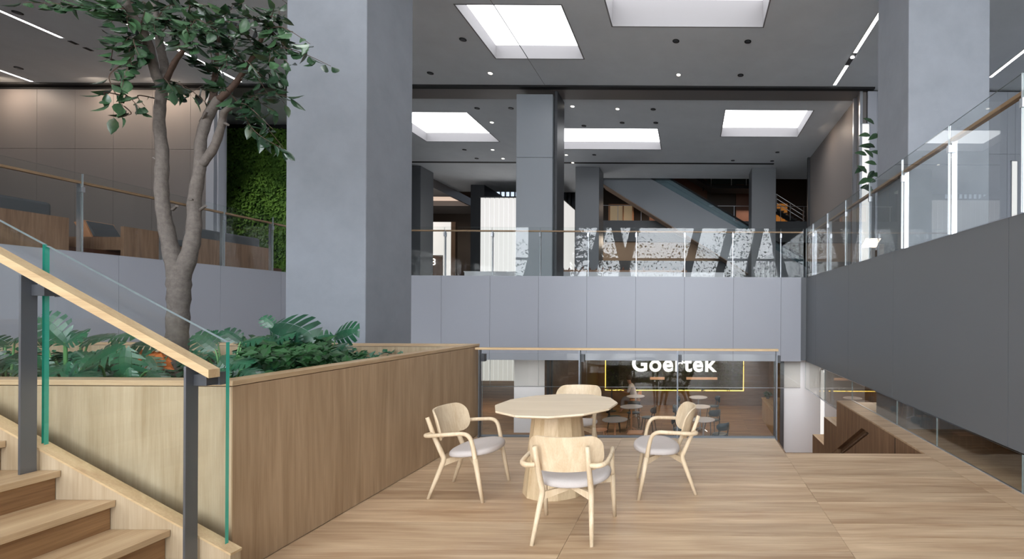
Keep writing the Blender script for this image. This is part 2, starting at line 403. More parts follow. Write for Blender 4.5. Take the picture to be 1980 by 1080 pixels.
def fascia(label, axis, plane, stops, z0, z1, mat, sgn):
    t = thing('balcony_fascia', label, 'balcony front', (0, plane, z0) if axis == 'y' else (plane, stops[0], z0))
    for a, b in zip(stops[:-1], stops[1:]):
        if axis == 'y': m = box(a+.003, b-.003, plane, plane+.05, z0, z1)
        else: m = box(plane, plane+.05*sgn, a+.003, b-.003, z0, z1)
        m.build('panel', mat, t)
    if axis == 'y': box(stops[0], stops[-1], plane+.012, plane+.07, z0+.01, z1-.01).build('backing', M['slot'], t)
    else: box(plane+.012*sgn, plane+.055*sgn, stops[0], stops[-1], z0+.01, z1-.01).build('backing', M['slot'], t)
    return t
fx = [at(p, 600, Y=YF).x for p in (853, 947, 1041, 1134.5, 1229, 1323, 1418, 1510)]
fstops = [-9.33, -8.3] + [fx[0]-1.21] + fx + [XR-.14]
fascia('pale grey panelled front of the far gallery, between the concrete column and the right gallery', 'y', YF, fstops, ZB, ZU, M['panel'], 1)
fascia('shade-darkened grey panelled front of the right gallery, rising towards the photo edge', 'x', XR, [-6.0, -3.6, -1.2, 1.2, at(1950, 600, X=XR).y, at(1727, 600, X=XR).y, at(1640, 600, X=XR).y, 11.2, YF+.05], ZB, ZU, M['panel_d'], 1)
lst = [-6, -3, 0, 3.0, 5.2, 7.95, 9.67, 11.1, YF+.05]
fascia('grey panelled front of the left gallery, behind the tree', 'x', XL, lst, ZB, ZU, M['panel'], -1)

# ------------------------------------------------------------------ columns
def column(label, x0, x1, y0, y1, mat, joints=(), z1=ZC):
    t = thing('column', label, 'column', ((x0+x1)/2, (y0+y1)/2, ZL))
    zs = [ZL] + list(joints) + [z1]
    for a, b in zip(zs[:-1], zs[1:]): box(x0, x1, y0, y1, a, b-.006).build('shaft', mat, t, bev=.012)
    if joints: box(x0+.012, x1-.012, y0+.012, y1-.012, ZL+.1, z1-.02).build('core', M['slot'], t)
    return t
column('massive pale concrete column standing behind the planter', -5.53, -4.437, 6.6, 7.69, M['concrete'])
column('massive concrete column on the right gallery behind the glass railing', 2.96, 4.07, 6.6, 7.69, M['concrete'], z1=ZC)
cl = column('grey metal clad column in the centre behind the far gallery railing', -5.2, -4.12, 14.36, 15.4, M['clad'], joints=(6.12,), z1=8.0)
box(-4.10, -4.02, 14.5, 15.3, ZL, 8.15).build('side_fin', M['dark'], cl)
box(-5.22, -4.09, 14.34, 15.42, ZL+.001, ZB).build('shaft', M['white'], cl)
def at3(px): return at(px, 450, Y=22.2).x
column('dark grey column far back at left, half hidden by the concrete column', at3(770), at3(813), 22.2, 23.3, M['panel_d'])
column('dark grey column far back, left of the escalator', at3(1112), at3(1158), 22.2, 23.3, M['panel_d'])
column('dark grey column far back, standing right of the escalator', at3(1453), at3(1500), 22.2, 23.3, M['panel_d'])

# ------------------------------------------------------------------ walls of the upper level
wl = struct('wall_back_left', box(-24, -14.35, 14.42, 14.6, ZU, ZC), M['slot'])
seams = [at(p, 300, Y=14.36).x for p in (-75, -2, 71, 145, 219, 294, 368, 400)]
for a, b in zip(seams[:-1], seams[1:]):
    box(a+.004, b-.004, 14.36, 14.42, ZU, 6.30).build('panel', M['wall_panel'], wl)
    box(a+.004, b-.004, 14.36, 14.42, 6.308, ZC-.14).build('panel', M['wall_panel'], wl)
struct('trim_7', MB().box(-14.35, -14.12, 14.3, 14.7, ZU, ZC).box(-14.02, -13.98, 14.3, 14.5, ZU, ZC), M['panel'])
struct('wall_alcove_left', box(-24, -10.6, 17.35, 17.5, ZU, ZC), M['slot'])
struct('wall_alcove_right', box(-14.0, -13.9, 17.3, 22.0, ZU, ZC), M['dark'])
ws = struct('wall_side_right', box(5.1, 5.25, 14.5, 20.7, ZU, ZC), M['wall_panel'])
struct('trim_8', MB().box(5.0, 5.1, 14.9, 15.0, ZU, ZC).box(5.02, 5.1, 14.4, 14.5, ZU, ZC), M['steel'])
wr = struct('wall_back_right', box(5.25, 12.5, 14.46, 14.6, ZU, ZC), M['slot'])
xx = 5.25
for wd in (.28, .62, 1.2, 1.2, .86, .24, 1.2, 1.6):
    if xx+wd > 12.5: wd = 12.5-xx
    box(xx+.004, xx+wd-.004, 14.40, 14.46, 6.3, ZC-.05).build('panel', M['panel'], wr)
    box(xx+.004, xx+wd-.004, 14.40, 14.46, ZU, 6.292).build('panel', M['panel'], wr); xx += wd
struct('wall_far_right', box(5.0, 12.5, 20.7, 20.85, ZU, ZC), M['dark'])
for px0, px1, y0, y1, lb in ((1666, 1680, 240, 372, 'tall glowing white panel behind the fig plant'), (1955, 1966, 312, 415, 'narrow glowing white panel by the right photo edge')):  # white glow put into the material of both panels
    a = at(px0, y1, Y=14.38); b = at(px1, y0, Y=14.38)
    t = thing('lit_panel', lb, 'wall light', (a.x, 14.39, ZU))
    box(a.x, b.x, 14.36, 14.395, ZU, b.z).build('diffuser', M['lightbox'], t)
    MB().box(a.x-.02, a.x, 14.35, 14.398, ZU, b.z+.02).box(b.x, b.x+.02, 14.35, 14.398, ZU, b.z+.02).box(a.x-.02, b.x+.02, 14.35, 14.398, b.z, b.z+.02).build('frame', M['steel'], t)

# ------------------------------------------------------------------ glass railings
def rail_along_x(label, x_posts, yg, z0, ztop_glass, zrail, yr, depth_post, x_ends, mats, bracket_h=.09, behind=1):
    t = thing('glass_railing', label, 'railing', ((x_ends[0]+x_ends[1])/2, yg, z0))
    xsx = sorted(set([x_ends[0]] + list(x_posts) + [x_ends[1]]))
    for a, b in zip(xsx[:-1], xsx[1:]):
        if b - a < .1: continue
        box(a+.006, b-.006, yg, yg+.012, z0, ztop_glass, mis=[0, 1, 0, 1, 0, 1]).build('glass_panel', [M['glass'], M['edge_pale']], t)
    for x in x_posts:
        y0, y1 = sorted((yg + .012*behind + .02*behind, yg + .02*behind + depth_post*behind))
        p = box(x-.006, x+.006, y0, y1, z0, zrail-.03).build('post', mats[0], t)
        box(x-.018, x+.018, yg-.012, y1, zrail-.03-bracket_h-.05, zrail-.05-bracket_h+.07).build('bracket', mats[1], p)
    box(x_ends[0], x_ends[1], yr-.03, yr+.03, zrail-.035, zrail).build('handrail', mats[2], t, bev=.005)
    return t
xp = [at(p, 500, Y=YF).x for p in (859, 951, 1044, 1137, 1230, 1324, 1417, 1510)]
rail_along_x('glass railing with thin wood handrail along the far gallery', [xp[0]-2.4, xp[0]-1.2] + xp, YF, ZU, 3.64, 3.58, YF+.10, .07, (-9.3, XR-.08), (M['steel'], M['steel'], M['rail_dark']))
def rail_along_y(label, y_posts, xg, z0, ztop_glass, zrail, sg, y_ends):
    t = thing('glass_railing', label, 'railing', (xg, y_ends[0], z0))
    yy = sorted(set([y_ends[0]] + list(y_posts) + [y_ends[1]]))
    for a, b in zip(yy[:-1], yy[1:]):
        if b-a < .1: continue
        box(xg, xg+.012*sg, a+.005, b-.005, z0, ztop_glass, mis=[0, 1, 1, 0, 1, 0]).build('glass_panel', [M['glass'], M['edge_pale']], t)
    for y in y_posts:
        p = box(xg+.035*sg, xg+.095*sg, y-.006, y+.006, z0, zrail-.03).build('post', M['steel'], t)
        box(xg-.01*sg, xg+.075*sg, y-.02, y+.02, zrail-.17, zrail-.09).build('bracket', M['steel'], p)
        box(xg-.004*sg, xg+.02*sg, y-.004, y+.004, z0, ztop_glass).build('joint_bar', M['steel'], p)
    box(xg+.03*sg, xg+.09*sg, y_ends[0], y_ends[1], zrail-.04, zrail).build('handrail', M['rail_dark_y'], t, bev=.006)
    return t
rail_along_y('glass railing rising along the right gallery to the photo edge', [.62, 1.82, 3.01] + [4.2+1.195*i for i in range(7)], XR-.03, ZU, 3.64, 3.51, 1, (-3, YF))
rail_along_y('glass railing along the left gallery behind the tree', [3.95, 5.13, 6.3, 7.46, 8.62, 9.73, 10.86], XL+.02, ZU, 3.63, 3.52, -1, (-3, YF))
# platform railing
pp = [at(p, 760, Y=5.95).x for p in (928, 1121, 1310, 1501)]
t = thing('glass_railing', 'chest-high glass railing with pale handrail behind the round wooden table', 'railing', (-.8, 6, 0))
for a, b in zip(pp[:-1], pp[1:]):
    box(a+.006, b-.006, 5.995, 6.007, 0.012, 1.03, mis=[0, 1, 0, 1, 0, 1]).build('glass_panel', [M['glass'], M['edge_pale']], t)
for x in pp:
    p = box(x-.008, x+.008, 5.915, 5.975, 0.0, 1.075).build('post', M['steel_d'], t)
    box(x-.0, x+.05, 5.95, 6.02, .93, 1.02).build('bracket', M['dark'], p)
box(pp[0]-.05, pp[-1]+.02, 5.915, 5.975, 1.075, 1.103).build('handrail', M['rail'], t, bev=.004)

# smoke curtain glass strips under the galleries
t = thing('glass_strip', 'shallow hanging glass strip under the far gallery front', 'glass panel', (-3, YF+.03, ZB))
for a, b in zip(fstops[:-1], fstops[1:]): box(a+.004, b-.004, YF+.03, YF+.042, -.325, ZB, mis=[1, 0, 0, 1, 0, 1]).build('glass_panel', [M['glass_s'], M['edge_pale']], t)
box(fstops[0], fstops[-1], YF+.026, YF+.046, -.338, -.325).build('edge_bead', M['steel'], t)
t = thing('glass_strip', 'shallow glass strip between the floor and the right gallery front', 'glass panel', (XR+.0, 6, ZB))
yst = [-2, 0.4, 1.6, 2.8, 4.17, 5.62, at(1734, 820, X=2.87).y, 8.57]
for a, b in zip(yst[:-1], yst[1:]):
    box(2.868, 2.88, a+.004, b-.004, 0.0, ZB, mis=[0, 0, 1, 0, 1, 0]).build('glass_panel', [M['glass_s'], M['edge_pale']], t)
box(2.868, 2.88, 8.575, 10.3, -.325, ZB, mis=[1, 0, 1, 0, 1, 0]).build('glass_panel', [M['glass_s'], M['edge_pale']], t)
box(2.868, 2.88, 10.31, YF, -.325, ZB, mis=[1, 0, 1, 0, 1, 0]).build('glass_panel', [M['glass_s'], M['edge_pale']], t)
box(2.862, 2.885, 8.575, YF, -.338, -.325).build('edge_bead', M['steel'], t)
box(2.862, 2.885, -2, 8.57, 0, .008).build('edge_bead', M['steel'], t)
# side passage behind the strip
struct('wall_passage', box(4.5, 4.6, -7, 12.6, ZL, ZB), M['walnut'])
struct('floor', box(2.89, 4.5, -7, 8.56, -.06, -.03), M['floor'])

# ------------------------------------------------------------------ stairwell flank and seating steps
Y2, Y3_, Z2, Z3 = 9.38, 10.24, -.466, -1.02
outer = [(5.34, -.021), (5.34, ZL), (Y3_, ZL), (Y3_, Z3), (Y2, Z3), (Y2, Z2), (8.57, Z2), (8.57, -.021)]
hole = [(7.0, -.19), (7.32, -.19), (8.95, -1.07), (8.63, -1.07)]
sw = thing('stair_flank', 'brown wooden stairwell side wall with a slanted handrail slot, stepping down into the well', 'stair wall', (2.6, 7, ZL))
allp = outer + hole
tris = tessellate_polygon([[Vector((a, b, 0)) for a, b in outer], [Vector((a, b, 0)) for a, b in hole]])
m = MB(); m.add([(2.6, a, b) for a, b in allp], [tuple(q) for q in tris])
n = len(outer); m.add([(2.6, a, b) for a, b in hole] + [(2.68, a, b) for a, b in hole], [(0, 1, 5, 4), (1, 2, 6, 5), (2, 3, 7, 6), (3, 0, 4, 7), (4, 5, 6, 7)])
m.build('face_panel', M['walnut'], sw, fix=False)
MB().tube([(2.64, 7.2, -.24), (2.64, 8.6, -1.0)], .018, 8).build('handrail', M['walnut_x'], sw)
box(2.596, 2.603, 6.12, 6.128, ZL+.05, -.03).build('joint', M['slot'], sw)
m = MB(); m.box(2.69, 2.86, 5.34, 8.57, ZL, -.022); m.box(2.601, 2.86, 8.55, 8.57, ZL, -.022)
m.build('core', M['walnut'], sw)
for (a, b, z, lb) in ((8.571, Y2, Z2, 'upper'), (Y2+.001, Y3_, Z3, 'lower')):
    st = thing('seating_step', '%s of the two wooden seating steps beyond the stairwell wall' % lb, 'step', (3.5, a, ZL))
    box(2.604, 4.48, a, b, z-.03, z).build('seat_board', M['oak_y'], st)
    box(2.606, 4.48, a, b-.01, ZL, z-.03).build('riser', M['walnut'], st)
st = MB()
for i in range(10): st.box(1.08, 2.58, 5.36+.29*i, 5.36+.29*(i+1), ZL, -.19*(i+1))
struct('stairwell_steps', st, M['floor'])
struct('wall_stairwell', box(1.06, 1.08, 5.34, 5.98, ZL, -.02), M['walnut'])

# ------------------------------------------------------------------ lower level: white walls, light strip, cafe
struct('wall_lower_right', MB().box(2.40, 3.36, 12.45, 12.6, ZL, ZB).box(3.47, 4.5, 12.45, 12.6, ZL, ZB), M['white'])
t = thing('lit_panel', 'tall narrow lit strip in the white wall beyond the seating steps', 'wall light', (3.41, 12.5, ZL))
box(3.37, 3.46, 12.48, 12.52, ZL, .06).build('diffuser', M['lightbox'], t)
box(3.36, 3.47, 12.525, 12.56, ZL, ZB).build('housing', M['steel'], t)
struct('wall_cafe_back', box(-3.7, 3.2, 18.7, 18.85, ZL, ZB), M['walnut_x'])
struct('wall_cafe_left', box(-3.7, -3.55, 12.3, 18.7, ZL, ZB), M['walnut_x'])
struct('wall_cafe_right', box(3.05, 3.2, 12.65, 18.7, ZL, ZB), M['walnut_x'])
struct('door_1', MB().box(-3.62, -3.56, 12.2, 12.28, ZL, ZB).box(-3.52, -3.48, 12.22, 12.3, ZL, ZB), M['dark'])
d2 = struct('door_2', MB().box(2.12, 2.17, 12.2, 12.3, ZL, ZB).box(2.28, 2.32, 12.2, 12.3, ZL, ZB).box(2.34, 2.39, 12.3, 12.44, ZL, ZB), M['steel_d'])
box(2.172, 2.278, 12.24, 12.25, ZL, ZB).build('pane', M['glass_s'], d2)

def leaf_cloud(n, gen, size, name, mat):
    """many small folded leaflets in one mesh"""
    V = []; F = []
    for i in range(n):
        p, nrm, tip = gen()
        nrm = Vector(nrm).normalized(); tip = Vector(tip); tip = (tip - nrm*tip.dot(nrm)).normalized(); s = nrm.cross(tip)
        L = size*R.uniform(.6, 1.3); W = L*.3; p = Vector(p); b = len(V)
        V += [p, p+tip*L*.45+s*W+nrm*L*.1, p+tip*L+nrm*-L*.08, p+tip*L*.45-s*W+nrm*L*.1]
        F += [(b, b+1, b+2), (b, b+2, b+3)]
    m = MB(); m.v = [tuple(v) for v in V]; m.f = F; m.m = [0]*len(F)
    return m
# foliage outside the glazed front, seen mirrored in the railings
def g0():
    c = R.choice(((-18, 5), (-11, 4.2), (-5.5, 5.5), (0.5, 4.0), (4.5, 5.8), (9.5, 4.5)))
    a = R.uniform(0, 6.28); r = 3.0*R.random()**.6; e = R.uniform(-1, 1)
    return (c[0]+r*math.cos(a), -13+r*math.sin(a)*.5, c[1]+e*2.8), (R.uniform(-1, 1), R.uniform(-1, 1), R.uniform(0, 1)), (R.uniform(-1, 1), R.uniform(-1, 1), R.uniform(-1, .5))
o_ = leaf_cloud(5500, g0, .2, 'tree_belt', None).build('tree_foliage', M['moss_d']); pivot(o_, (0, -13, 2)); tag(o_, 'belt of tree foliage outside the glazed front, mirrored in the railings', 'trees', kind='stuff')
# lit sign on a planted panel
pa = at(1171, 753, Y=18.55); pb = at(1437, 756, Y=18.55)
t = thing('planted_panel', 'dark planted wall panel with glowing yellow outline on the back wall of the cafe', 'wall panel', ((pa.x+pb.x)/2, 18.6, pa.z))
box(pa.x, pb.x, 18.58, 18.69, pa.z, ZB-.02).build('backing', plain('dark_board', (26, 34, 32), .6), t)
def g():
    x = R.uniform(pa.x+.04, pb.x-.04); z = R.uniform(pa.z+.03, ZB-.05)
    return (x, 18.575-R.uniform(0, .05), z), (R.uniform(-.7, .7), -1, R.uniform(-.2, .8)), (R.uniform(-1, 1), -.3, R.uniform(-1, .5))
f_ = leaf_cloud(2600, g, .10, 'foliage', None).build('foliage', M['moss_d'], t); f_['kind'] = 'stuff'
led = MB().box(pa.x-.02, pa.x, 18.54, 18.57, pa.z-.02, ZB-.02).box(pb.x, pb.x+.02, 18.54, 18.57, pa.z-.02, ZB-.02).box(pa.x, pb.x, 18.54, 18.57, pa.z-.02, pa.z)
led.build('light_line', M['strip_warm'], t)

def text_obj(name, body, x0, x1, y, zbase, mat, depth=.03, off=.02, hfix=None, parent=None, sp=1.0):
    cu = bpy.data.curves.new(name, 'FONT'); cu.body = body; cu.extrude = depth; cu.offset = off; cu.size = 1; cu.space_character = sp
    o = bpy.data.objects.new(name, cu); COL.objects.link(o)
    bpy.context.view_layer.update()
    me = bpy.data.meshes.new_from_object(o.evaluated_get(bpy.context.evaluated_depsgraph_get()))
    bpy.data.objects.remove(o)
    co = np.empty(len(me.vertices)*3); me.vertices.foreach_get('co', co); co = co.reshape(-1, 3)
    w0, w1 = co[:, 0].min(), co[:, 0].max(); s = (x1-x0)/(w1-w0); sv = hfix or s
    me.transform(Matrix.Translation((x0, y, zbase)) @ Matrix.Rotation(PI/2, 4, 'X') @ Matrix.Diagonal((s, sv, 1, 1)) @ Matrix.Translation((-w0, 0, 0)))
    me.materials.clear(); me.materials.append(mat)
    loc = origin(parent)
    if parent: me.transform(Matrix.Translation(-loc))
    o = bpy.data.objects.new(name, me); COL.objects.link(o)
    if parent: o.parent = parent; ORI[o.name] = loc
    return o
xa = at(1222, 717, Y=18.4).x; xb = at(1386, 717, Y=18.4)
sg = text_obj('sign_lettering', 'Goertek', xa, xb.x, 18.42, at(1300, 717, Y=18.42).z, M['sign'], .03, .022, sp=1.08)
tag(sg, 'glowing white bold lettering mounted on the planted cafe panel', 'sign')

def dup_at(root, loc, rz, label, group=None):
    r = copy_tree(root); r.location = loc; r.rotation_euler = (0, 0, rz); r['label'] = label
    if group: r['group'] = group
    return r

# cafe furniture
def cafe_chair(mat, mat2, label):
    t = thing('cafe_chair', label, 'chair')
    MB().lathe(0, 0, [(.17, .43), (.205, .44), (.205, .455), (.15, .46)], 16).build('seat', mat2, t, smooth=True)
    b = MB(); nn = 10
    for i in range(nn+1):
        a = PI + (-1+2*i/nn)*1.05; w_ = .13*math.sqrt(max(0, 1-((i-nn/2)/(nn/2))**4))*.5+.03
        for rr in (.225, .24):
            b.v += [(rr*math.cos(a), rr*math.sin(a), .68-w_), (rr*math.cos(a), rr*math.sin(a), .68+w_)]
    for i in range(nn):
        k = i*4
        for q in ((0, 1, 5, 4), (2, 6, 7, 3), (0, 4, 6, 2), (1, 3, 7, 5)): b.f.append(tuple(k+z for z in q)); b.m.append(0)
    b.build('backrest', mat, t, smooth=True)
    for sx, sy in ((1, 1), (1, -1)): MB().tube([(.13*sx, .13*sy, .44), (.19, .19*sy, 0)], [.014, .010], 6).build('leg', mat, t)
    for sy in (1, -1): MB().tube([(-.2, .17*sy, 0), (-.13, .15*sy, .44), (-.17, .15*sy, .66)], [.010, .014, .012], 6).build('leg', mat, t)
    return t
def cafe_table(mtop, mleg, label, r=.31, h=.75):
    t = thing('cafe_table', label, 'table')
    MB().lathe(0, 0, [(r-.01, h-.022), (r, h-.016), (r, h-.004), (r-.006, h)], 28).build('tabletop', mtop, t)
    MB().lathe(0, 0, [(.025, .03), (.022, h-.03), (.1, h-.022)], 10).build('column', mleg, t)
    for a in range(4):
        MB().tube([(0, 0, .12), (.12*math.cos(a*PI/2+.6), .12*math.sin(a*PI/2+.6), .07), (.24*math.cos(a*PI/2+.6), .24*math.sin(a*PI/2+.6), 0.012)], [.018, .016, .011], 6).build('foot', mleg, t)
    return t
def lowat(px, py, h): # point on the lower level whose height above that floor is h
    p = at(px, py, Z=ZL+h); return p
tA = cafe_table(M['greytop'], M['tan'], 'round cafe table nearest the platform edge, grey top on wooden legs, left group', .34)
p = lowat(1189, 810, .75); tA.location = (p.x, p.y, ZL)
p2 = lowat(1221, 785, .75); dup_at(tA, (p2.x, p2.y, ZL), .3, 'round cafe table in the middle of the left group, between two dark chairs')
tB = cafe_table(plain('white_laminate', (214, 206, 204), .4), M['steel'], 'round pale cafe table farthest back in the left group, below the lit sign', .31)
p3 = lowat(1229, 765, .75); tB.location = (p3.x, p3.y, ZL)
q1 = lowat(1350, 767, .75); dup_at(tB, (q1.x, q1.y, ZL), .2, 'round pale cafe table farthest back in the right group')
q2 = lowat(1354, 785, .75); dup_at(tB, (q2.x, q2.y, ZL), .5, 'round pale cafe table in the middle of the right group')
q3 = lowat(1360, 810, .75); dup_at(tB, (q3.x, q3.y, ZL), .9, 'round pale cafe table nearest the railing in the right group')
cb_ = cafe_chair(M['black'], M['teal'], 'black cafe chair left of the middle table in the left group')
cb_.location = (p2.x-.52, p2.y-.05, ZL); cb_.rotation_euler = (0, 0, .1)
dup_at(cb_, (p2.x+.52, p2.y-.1, ZL), PI-.2, 'black cafe chair right of the middle table in the left group')
dup_at(cb_, (p2.x-.0, p2.y+.55, ZL), -PI/2, 'dark cafe chair tucked behind the middle table of the left group')
ct = cafe_chair(M['teal'], M['teal'], 'dark teal cafe chair right of the farthest table in the right group')
ct.location = (q1.x+.5, q1.y, ZL); ct.rotation_euler = (0, 0, PI+.2)
dup_at(ct, (q1.x-.5, q1.y+.1, ZL), .1, 'dark teal cafe chair left of the farthest table in the right group')
dup_at(ct, (q2.x+.35, q2.y-.45, ZL), PI/2+.5, 'dark teal cafe chair seen from behind at the middle right table')
dup_at(ct, (q2.x-.6, q2.y, ZL), 0, 'dark teal cafe chair left of the middle table in the right group')
dup_at(ct, (q3.x+.42, q3.y-.35, ZL), PI/2+.6, 'dark teal cafe chair beside the nearest table of the right group')
dup_at(ct, (q3.x-.62, q3.y+.2, ZL), -.2, 'dark teal cafe chair left of the nearest table in the right group')
cw = cafe_chair(M['tan'], M['tan'], 'low brown wooden cafe chair left of the nearest grey table')
pw_ = lowat(1172, 842, .45); cw.location = (p.x-.42, p.y+.1, ZL); cw.rotation_euler = (0, 0, 0)
ts = thing('stool', 'square brown wooden stool right of the nearest grey cafe table', 'stool')
box(-.2, .2, -.18, .18, .42, .45).build('seat', M['tan'], ts, bev=.01)
for sx in (-1, 1):
    for sy in (-1, 1): MB().tube([(.16*sx, .14*sy, .42), (.2*sx, .17*sy, 0)], [.016, .012], 6).build('leg', M['tan'], ts)
ts.location = (p.x+.55, p.y-.1, ZL)
# counter
t = thing('counter', 'long pale wooden counter along the right wall of the cafe', 'counter', (2.7, 14.4, ZL))
box(2.44, 3.02, 12.75, 16.38, ZL, ZL+.69).build('body', M['oak_z'], t); box(2.42, 3.04, 12.73, 16.4, ZL+.692, ZL+.72).build('worktop', M['oak_y'], t)
t = thing('potted_plant', 'tiny dark potted plant standing on the end of the cafe counter', 'plant', (2.6, 16.15, ZL+.72))
MB().lathe(2.6, 16.15, [(.05, ZL+.722), (.07, ZL+.82)], 12).build('pot', M['dark'], t)
leaf_cloud(70, lambda: ((2.6, 16.15, ZL+.82), (R.uniform(-1, 1), R.uniform(-1, 1), .6), (R.uniform(-1, 1), R.uniform(-1, 1), R.uniform(.3, 1.5))), .16, 'foliage', None).build('foliage', M['fern'], t)['kind'] = 'stuff'
for (a, b, lb) in ((1257, 1285, 'short'), (1327, 1387, 'long')):
    u = at(a, 731, Y=16.2); v = at(b, 731, Y=16.2)
    t = thing('pendant_lamp', '%s copper coloured bar pendant hanging in front of the planted cafe panel' % lb, 'pendant lamp', (u.x, u.y, ZB))
    MB().box(u.x, v.x, 16.17, 16.23, u.z-.04, u.z+.04).build('shade', M['copper'], t, bev=.01)
    for xq in (u.x+.08, v.x-.08): MB().tube([(xq, 16.2, u.z+.03), (xq, 16.2, ZB+.02)], .004, 5).build('cable', M['dark'], t)

# high table and seated person at the far left of the cafe
pt = at(1183, 755, Y=17.5)
t = thing('cafe_table', 'dark round table at which the seated person leans, left of the lit panel edge', 'table')
MB().lathe(0, 0, [(.2, -1.2-ZL-.05), (.26, -1.2-ZL-.03), (.26, -1.2-ZL-.01)], 20).build('tabletop', M['walnut_x'], t)
MB().lathe(0, 0, [(.16, 0), (.16, .02), (.025, .04), (.025, .8)], 12).build('column', M['dark'], t)
t.location = (pt.x, pt.y, ZL)
def skinmesh(name, pts, edges_, rad, mat, parent, sub=1):
    me = bpy.data.meshes.new(name); me.from_pydata(pts, edges_, []); me.materials.append(mat)
    o = bpy.data.objects.new(name, me); COL.objects.link(o)
    sk = o.modifiers.new('skin', 'SKIN')
    if not me.skin_vertices: 
        bm = bmesh.new(); bm.from_mesh(me); bm.verts.layers.skin.verify(); bm.to_mesh(me); bm.free()
    for i, r in enumerate(rad): me.skin_vertices[0].data[i].radius = (r, r); 
    me.skin_vertices[0].data[0].use_root = True
    s = o.modifiers.new('sub', 'SUBSURF'); s.levels = sub; s.render_levels = sub
    bpy.context.view_layer.update()
    m2 = bpy.data.meshes.new_from_object(o.evaluated_get(bpy.context.evaluated_depsgraph_get()))
    m2.polygons.foreach_set('use_smooth', [True]*len(m2.polygons))
    bpy.data.objects.remove(o)
    o = bpy.data.objects.new(name, m2); COL.objects.link(o)
    if parent: o.parent = parent
    return o
person = thing('person', 'person in white top and grey trousers seated sideways, leaning left below the lit sign', 'person')
skinm = plain('skin', (176, 128, 104), .6)
P_ = [(0, 0, .50), (-.03, 0, .70), (-.10, 0, .92), (-.16, 0, 1.04), (-.19, 0, 1.13), (-.21, 0, 1.22),
      (-.40, .10, .50), (-.42, .11, .10), (-.52, .11, .04), (-.40, -.10, .50), (-.42, -.11, .10), (-.52, -.11, .04),
      (-.12, .19, .97), (-.20, .24, .74), (-.42, .17, .80), (-.50, .14, .81), (-.12, -.19, .97), (-.20, -.24, .74), (-.42, -.17, .80), (-.50, -.14, .81)]
E_ = [(0, 1), (1, 2), (2, 3), (3, 4), (4, 5), (0, 6), (6, 7), (7, 8), (0, 9), (9, 10), (10, 11), (2, 12), (12, 13), (13, 14), (14, 15), (2, 16), (16, 17), (17, 18), (18, 19)]
skinmesh('body', P_, E_, [.13, .11, .11, .06, .075, .09, .06, .04, .03, .06, .04, .03, .05, .038, .028, .025, .05, .038, .028, .025], skinm, person, 2)
sh = [P_[i] for i in (1, 2, 3, 12, 13, 16, 17)]
skinmesh('shirt', [(0, 0, .55)] + sh, [(0, 1), (1, 2), (2, 3), (2, 4), (4, 5), (2, 6), (6, 7)], [.15, .13, .13, .065, .065, .052, .065, .052], plain('white_cotton', (214, 208, 206), .9), person, 2)
skinmesh('trousers', [P_[0], P_[6], (-.42, .11, .14), P_[9], (-.42, -.11, .14)], [(0, 1), (1, 2), (0, 3), (3, 4)], [.145, .078, .055, .078, .055], plain('grey_cotton', (128, 122, 122), .9), person, 2)
hb = MB().lathe(-.19, 0, [(.02, 1.16), (.09, 1.18), (.108, 1.25), (.08, 1.33), (.02, 1.345)], 12); hb.build('hair', plain('dark_hair', (30, 22, 20), .6), person, smooth=True)
ph = at(1216, 738, Y=17.3); person.location = (ph.x+.19, 17.3, ZL+.0)
ck = dup_at(cw, (ph.x+.22, 17.3, ZL), PI, 'brown wooden cafe chair on which the person sits')

# ------------------------------------------------------------------ backlit channel glass box reaching through both levels
t = thing('light_box_wall', 'tall glowing white ribbed glass box behind the centre column, reaching to the lower floor', 'light wall', (-8.7, 26, ZL))
X0, X1 = -10.85, at(1084, 450, Y=24.9).x
n = 17; wdt = (X1-X0)/n
for i in range(n):
    box(X0+wdt*i+.02, X0+wdt*(i+1)-.02, 24.9, 24.96, ZL+.02, 7.38).build('channel', M['lightbox'], t)
for i in range(12):
    box(X1-.04, X1+.02, 24.97+.24*i+.008, 24.97+.24*(i+1)-.008, ZL+.02, 7.38).build('channel', M['lightbox'], t)
box(X0, X1-.05, 24.98, 27.8, ZL, 7.36).build('core', M['white'], t)
box(X0-.05, X1+.04, 24.86, 27.9, 7.385, 7.45).build('cap', M['dark'], t)
t = thing('dark_fin_wall', 'dark blue grey vertical fins above the glowing box right of the centre column', 'screen', (-6.5, 29.5, 6))
a = at(1068, 400, Y=29.5).x
for i in range(7): box(a+i*.26, a+i*.26+.09, 29.4, 29.7, 5.5, 11).build('fin', M['dark'], t)
box(a-.1, a+2.0, 29.75, 29.8, 5.5, 11).build('backing', plain('night_blue', (52, 58, 72), .4), t)
t = thing('clerestory_window', 'bright strip window with fins just above the glowing box', 'window', (-9.5, 30.5, 8))
a = at(940, 375, Y=30.5)
box(a.x, a.x+2.6, 30.55, 30.6, 8.0, 9.4).build('pane', plain('window_glow', (200, 210, 225), .4, emit=(200, 214, 235), es=.7), t)
for i in range(9): box(a.x+.3*i, a.x+.3*i+.06, 30.4, 30.54, ZU, 9.4).build('fin', M['dark'], t)

